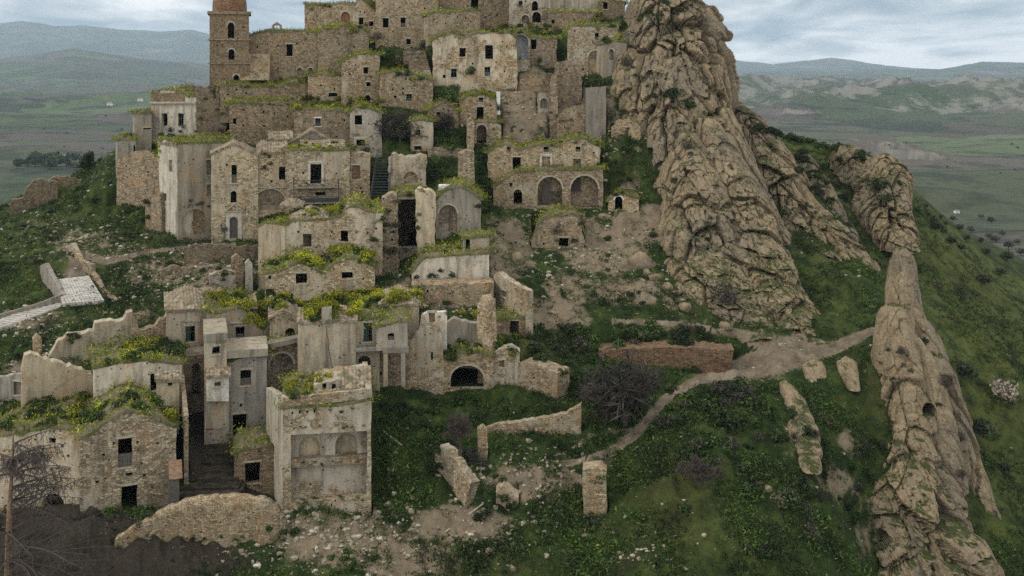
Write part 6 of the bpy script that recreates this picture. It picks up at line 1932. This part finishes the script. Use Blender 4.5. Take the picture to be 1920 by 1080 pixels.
# dead conifer with drooping boughs
dl = P(12, 1160, 80)
dt = empty('dead_conifer', dl, 'dead leafless conifer with long drooping boughs before the stone wing', 'tree')
rnd = random.Random(77)
topz = P(24, 806, 80).z
mb = MB(); ptrunk = [dl + Vector((.5 * f + .05 * math.sin(f * 9), 0, (topz - dl.z) * f)) for f in np.linspace(0, 1, 14)]
for i, (a, b) in enumerate(zip(ptrunk[:-1], ptrunk[1:])):
    mb.tube(a, b, .34 * (1 - i / 14) + .03, .34 * (1 - (i + 1) / 14) + .03, 7)
mb.build('trunk', M['palebark'], dt, uv=False)
for i in range(70):
    mb = MB()
    f = rnd.uniform(.18, .97); p = ptrunk[int(f * 13)].copy()
    a = rnd.uniform(-1.5, 1.5) if rnd.random() < .75 else rnd.uniform(0, 6.28)
    L = (1.15 - f) * 7.5 * rnd.uniform(.6, 1.2) + 1.6
    d = Vector((math.cos(a), math.sin(a), rnd.uniform(-.05, .4)))
    r = .085
    for s in range(9):
        q = p + d * (L / 9)
        mb.tube(p, q, r, r * .86, 4); r *= .86
        for k in range(3):
            e = q + Vector((rnd.gauss(0, .35), rnd.gauss(0, .35), -rnd.uniform(.2, .9)))
            mb.tube(q, e, .022, .010, 3)
            mb.tube(q.lerp(e, .5), e + Vector((rnd.gauss(0, .25), rnd.gauss(0, .2), -.1)), .016, .007, 3)
        d = (d + Vector((rnd.gauss(0, .09), rnd.gauss(0, .09), -.05))).normalized(); p = q
    mb.build('bough', M['bark'], dt, uv=False)

# ------------------------------------------------------------------ ground cover and loose stones (uncountable)
areaN = np.zeros_like(ZZ); areaN[:-1, :-1] = np.diff(YY, axis=0)[:, :-1] * np.diff(XX, axis=1)[:-1]
vis = (YY > 84) & (YY < 235) & (PX > -60) & (PX < 1980) & (PY < 1110) & ~INS
nz_ = fbm(XX * .3, YY * .3, 0, 3, 61)
wg = areaN * vis * np.clip(1.15 - SOIL * 1.05 - PATH * 2.5 - DARK * 1.6, 0, 1) * np.clip(.5 + 1.2 * nz_, .03, 1.5) * (1 - .6 * OLV) * (1 / (YY / 110) ** 1.4)
rng = np.random.default_rng(5)
gx, gy = np.gradient(ZZ, axis=1), np.gradient(ZZ, axis=0)


def sample(wt, n):
    pr = wt.ravel() / wt.sum()
    idx = rng.choice(len(pr), n, p=pr)
    i, j = np.unravel_index(idx, wt.shape)
    i = np.minimum(i, wt.shape[0] - 2); j = np.minimum(j, wt.shape[1] - 2)
    a, b = rng.random(n)[:, None], rng.random(n)[:, None]
    Vv = V_G
    return (Vv[i, j] * (1 - a) + Vv[i, j + 1] * a) * (1 - b) + (Vv[i + 1, j] * (1 - a) + Vv[i + 1, j + 1] * a) * b


V_G = np.stack([XX, YY, ZZ], -1)


def tufts(name, pts, lab, mat, per=6, r=.28, size=.13):
    n = len(pts)
    p = np.repeat(pts, per, 0)
    sc_ = np.repeat(rng.uniform(.5, 1.5, n), per)
    off = rng.normal(size=(n * per, 3)) * r * sc_[:, None]; off[:, 2] = np.abs(off[:, 2]) * .55 + .02
    nr_ = rng.normal(size=(n * per, 3)); nr_[:, 2] = np.abs(nr_[:, 2]) * .6 + .2; nr_ /= np.linalg.norm(nr_, axis=1, keepdims=True)
    Vq = leaf_quads(p + off, nr_, size * sc_ * rng.uniform(.6, 1.4, n * per), rng).reshape(-1, 4, 3)[:, [0, 1, 2]].reshape(-1, 3)
    o = link(name, tri_mesh(name, Vq, np.arange(len(Vq)).reshape(-1, 3), mat))
    tag(o, lab, 'weeds', kind='stuff')
    return o


tufts('ground_weeds', sample(wg, 52000), 'low dark green weeds and grass covering the hillside', M['weed'], 11, .26, .10)
tufts('dry_grass', sample(areaN * vis * np.clip(nz_ + .1, 0, 1) * np.clip(1 - PATH * 2 - DARK, 0, 1) / (YY / 110), 6000), 'thin straw-coloured dry grass among the weeds', M['straw'], 5, .25, .085)
rp_ = []
for o in list(SC.objects):
    if o.type == 'MESH' and o.name.split('.')[0] == 'roof' and o.data.materials and o.data.materials[0] == M['rooftop']:
        c = np.empty(len(o.data.vertices) * 3); o.data.vertices.foreach_get('co', c); c = c.reshape(-1, 3)
        rp_.append(np.repeat(c, 2, 0)[rng.random(2 * len(c)) < .6] + 0)
tufts('roof_weeds', np.concatenate(rp_), 'thin yellowish weeds on the earthen roofs', M['weedlight'], 4, .3, .1)

ic = bmesh.new(); bmesh.ops.create_icosphere(ic, subdivisions=1, radius=1)
IV = np.array([v.co[:] for v in ic.verts]); IF = np.array([[v.index for v in f.verts] for f in ic.faces]); ic.free()


OV = np.array([(1, 0, 0), (-1, 0, 0), (0, 1, 0), (0, -1, 0), (0, 0, 1), (0, 0, -1)], float)
OF = np.array([(0, 2, 4), (2, 1, 4), (1, 3, 4), (3, 0, 4), (2, 0, 5), (1, 2, 5), (3, 1, 5), (0, 3, 5)])


def stones(name, pts, s0, s1, lab, IV=IV, IF=IF):
    n = len(pts)
    sz = s0 + (s1 - s0) * rng.random(n) ** 3
    sh = rng.uniform(.6, 1.3, (n, 1, 3)) * np.array([1, 1, .7])
    j = 1 + .25 * rng.normal(size=(n, len(IV), 1)).clip(-1.2, 1.2)
    Vv = IV[None] * j * sh * sz[:, None, None] + pts[:, None]
    Fc = (IF[None] + (np.arange(n) * len(IV))[:, None, None]).reshape(-1, 3)
    o = link(name, tri_mesh(name, Vv.reshape(-1, 3), Fc, M['stone']))
    return tag(o, lab, 'rubble', kind='stuff')


RUB = blob([(640, 1010, 150, 55, 1), (600, 985, 90, 25, 1), (1000, 905, 110, 45, .9), (1130, 470, 110, 50, .35), (330, 520, 110, 40, .6), (430, 520, 80, 35, .9), (1000, 190, 70, 60, .5), (1060, 215, 60, 50, .7), (820, 555, 100, 35, 1), (1080, 420, 70, 30, .7), (900, 1000, 120, 60, .35),
            (1220, 1040, 60, 30, .5), (160, 460, 120, 50, .35), (60, 610, 80, 30, .4), (120, 700, 120, 50, .4), (200, 770, 90, 25, .5), (1110, 290, 60, 40, .5), (460, 545, 90, 25, .7), (1000, 480, 60, 60, .3), (730, 1030, 80, 40, .6), (250, 340, 60, 30, .5)])
stones('rubble', sample(areaN * vis * (RUB + SOIL * .06 + PATH * .03 + .004), 10500), .05, .34, 'loose rubble stones strewn over the slope and below the ruins')
stones('gravel', sample(areaN * vis * (np.maximum(PATH * 1.5, SOIL) + .01), 9000), .03, .12, 'small stones on the bare earth and path', OV, OF)

# farmhouses far away
for x, y, w_, lb in [(1795, 400, 9, 'tiny white farmhouse in the olive grove on the far slope'), (122, 300, 14, 'tiny pale farmhouse in the distant grove'), (205, 198, 9, 'tiny white shed far off in the fields'), (262, 190, 9, 'tiny second shed far off in the fields')]:
    loc, n_, ob = hit(x, y)
    if loc is None: continue
    wd = w_ * loc.y / F; hh = wd * .5
    r_ = empty('farmhouse', loc, lb, 'house')
    mb = MB(); mb.box(loc + Vector((-wd / 2, 0, -hh * .3)), Vector((wd, 0, 0)), Vector((0, wd * .7, 0)), Vector((0, 0, hh * 1.3))); mb.build('wall', M['whitepaint'], r_)
    mb = MB(); c = loc + Vector((0, 0, hh + .02))
    A = [c + Vector((-wd * .54, -wd * .05, 0)), c + Vector((wd * .54, -wd * .05, 0)), c + Vector((wd * .54, wd * .75, 0)), c + Vector((-wd * .54, wd * .75, 0))]
    T = [c + Vector((-wd * .5, wd * .35, hh * .4)), c + Vector((wd * .5, wd * .35, hh * .4))]
    mb.add(A + T, [(0, 1, 5, 4), (2, 3, 4, 5), (1, 2, 5), (3, 0, 4), (3, 2, 1, 0)]); mb.build('roof', M['tile'], r_)
    mb = MB(); mb.box(loc + Vector((-wd * .1, -.06, 0)), Vector((wd * .15, 0, 0)), Vector((0, .1, 0)), Vector((0, 0, hh * .6))); mb.build('door', M['wood'], r_)

# chapel walk: signboard, lamp and railings
loc, _, _ = hit(421, 452)
if loc:
    s_ = empty('notice_board', loc, 'small dark notice board on a post by the chapel door', 'sign')
    mb = MB(); mb.tube(loc - Vector((0, 0, .3)), loc + Vector((0, 0, 2.0)), .04, .04, 6); mb.build('post', M['metal'], s_)
    mb = MB(); mb.box(loc + Vector((-.45, -.06, 1.35)), Vector((.85, 0, 0)), Vector((0, .05, 0)), Vector((0, 0, .5))); mb.build('board', M['metal'], s_)
fr = None
prev = None
for i, (x, y) in enumerate([(455, 455), (465, 456), (475, 457), (485, 458), (400, 456), (390, 460), (380, 464), (360, 466), (340, 466), (320, 464), (300, 470), (280, 478), (260, 484), (242, 488)]):
    loc, _, _ = hit(x, y)
    if loc is None: continue
    if fr is None:
        fr = empty('walk_railing', loc, 'thin steel post railing along the walk to the chapel', 'railing')
    mb = MB(); mb.tube(loc - Vector((0, 0, .2)), loc + Vector((0, 0, 1.05)), .03, .03, 4); mb.build('post', M['metal'], fr)
    if prev is not None and abs(prev.x - loc.x) < 4:
        for hz in (.55, 1.03):
            mb = MB(); mb.tube(prev + Vector((0, 0, hz)), loc + Vector((0, 0, hz)), .02, .02, 4); mb.build('rail', M['metal'], fr)
    prev = loc
# loose bits
for x0, y0, x1, y1, lb in [(720, 812, 754, 838, 'pair of pale planks lying in the meadow'), (835, 1000, 905, 948, 'long grey pole lying across the rubble')]:
    A, _, _ = hit(x0, y0); B_, _, _ = hit(x1, y1)
    mb = MB(); mb.tube(A + Vector((0, 0, .12)), B_ + Vector((0, 0, .15)), .07, .07, 5)
    tag(mb.build('plank' if y1 > y0 else 'pole', M['trim'], None), lb, 'plank')

# ------------------------------------------------------------------ air
hz = bpy.data.meshes.new('haze')
X0, X1, Ya, Yb, Za, Zb = -17000, 17000, -50, 19800, float(ZZ.min()) - 1, float(ZZ.max()) + 60
hz.from_pydata([(x, y, z) for z in (Za, Zb) for y in (Ya, Yb) for x in (X0, X1)], [], [(0, 2, 3, 1), (4, 5, 7, 6), (0, 1, 5, 4), (2, 6, 7, 3), (0, 4, 6, 2), (1, 3, 7, 5)])
hm = bpy.data.materials.new('haze_air'); hm.use_nodes = True
hn = hm.node_tree; hn.nodes.remove(hn.nodes['Principled BSDF'])
pv = hn.nodes.new('ShaderNodeVolumePrincipled')
pv.inputs['Color'].default_value = (0.68, 0.84, 1.0, 1)
pv.inputs['Density'].default_value = 4.6e-5
pv.inputs['Anisotropy'].default_value = 0.0
hn.links.new(pv.outputs[0], hn.nodes['Material Output'].inputs['Volume'])
hz.materials.append(hm)
tag(link('haze', hz), 'thin blue haze over the distant valley and mountains', 'haze', kind='stuff')
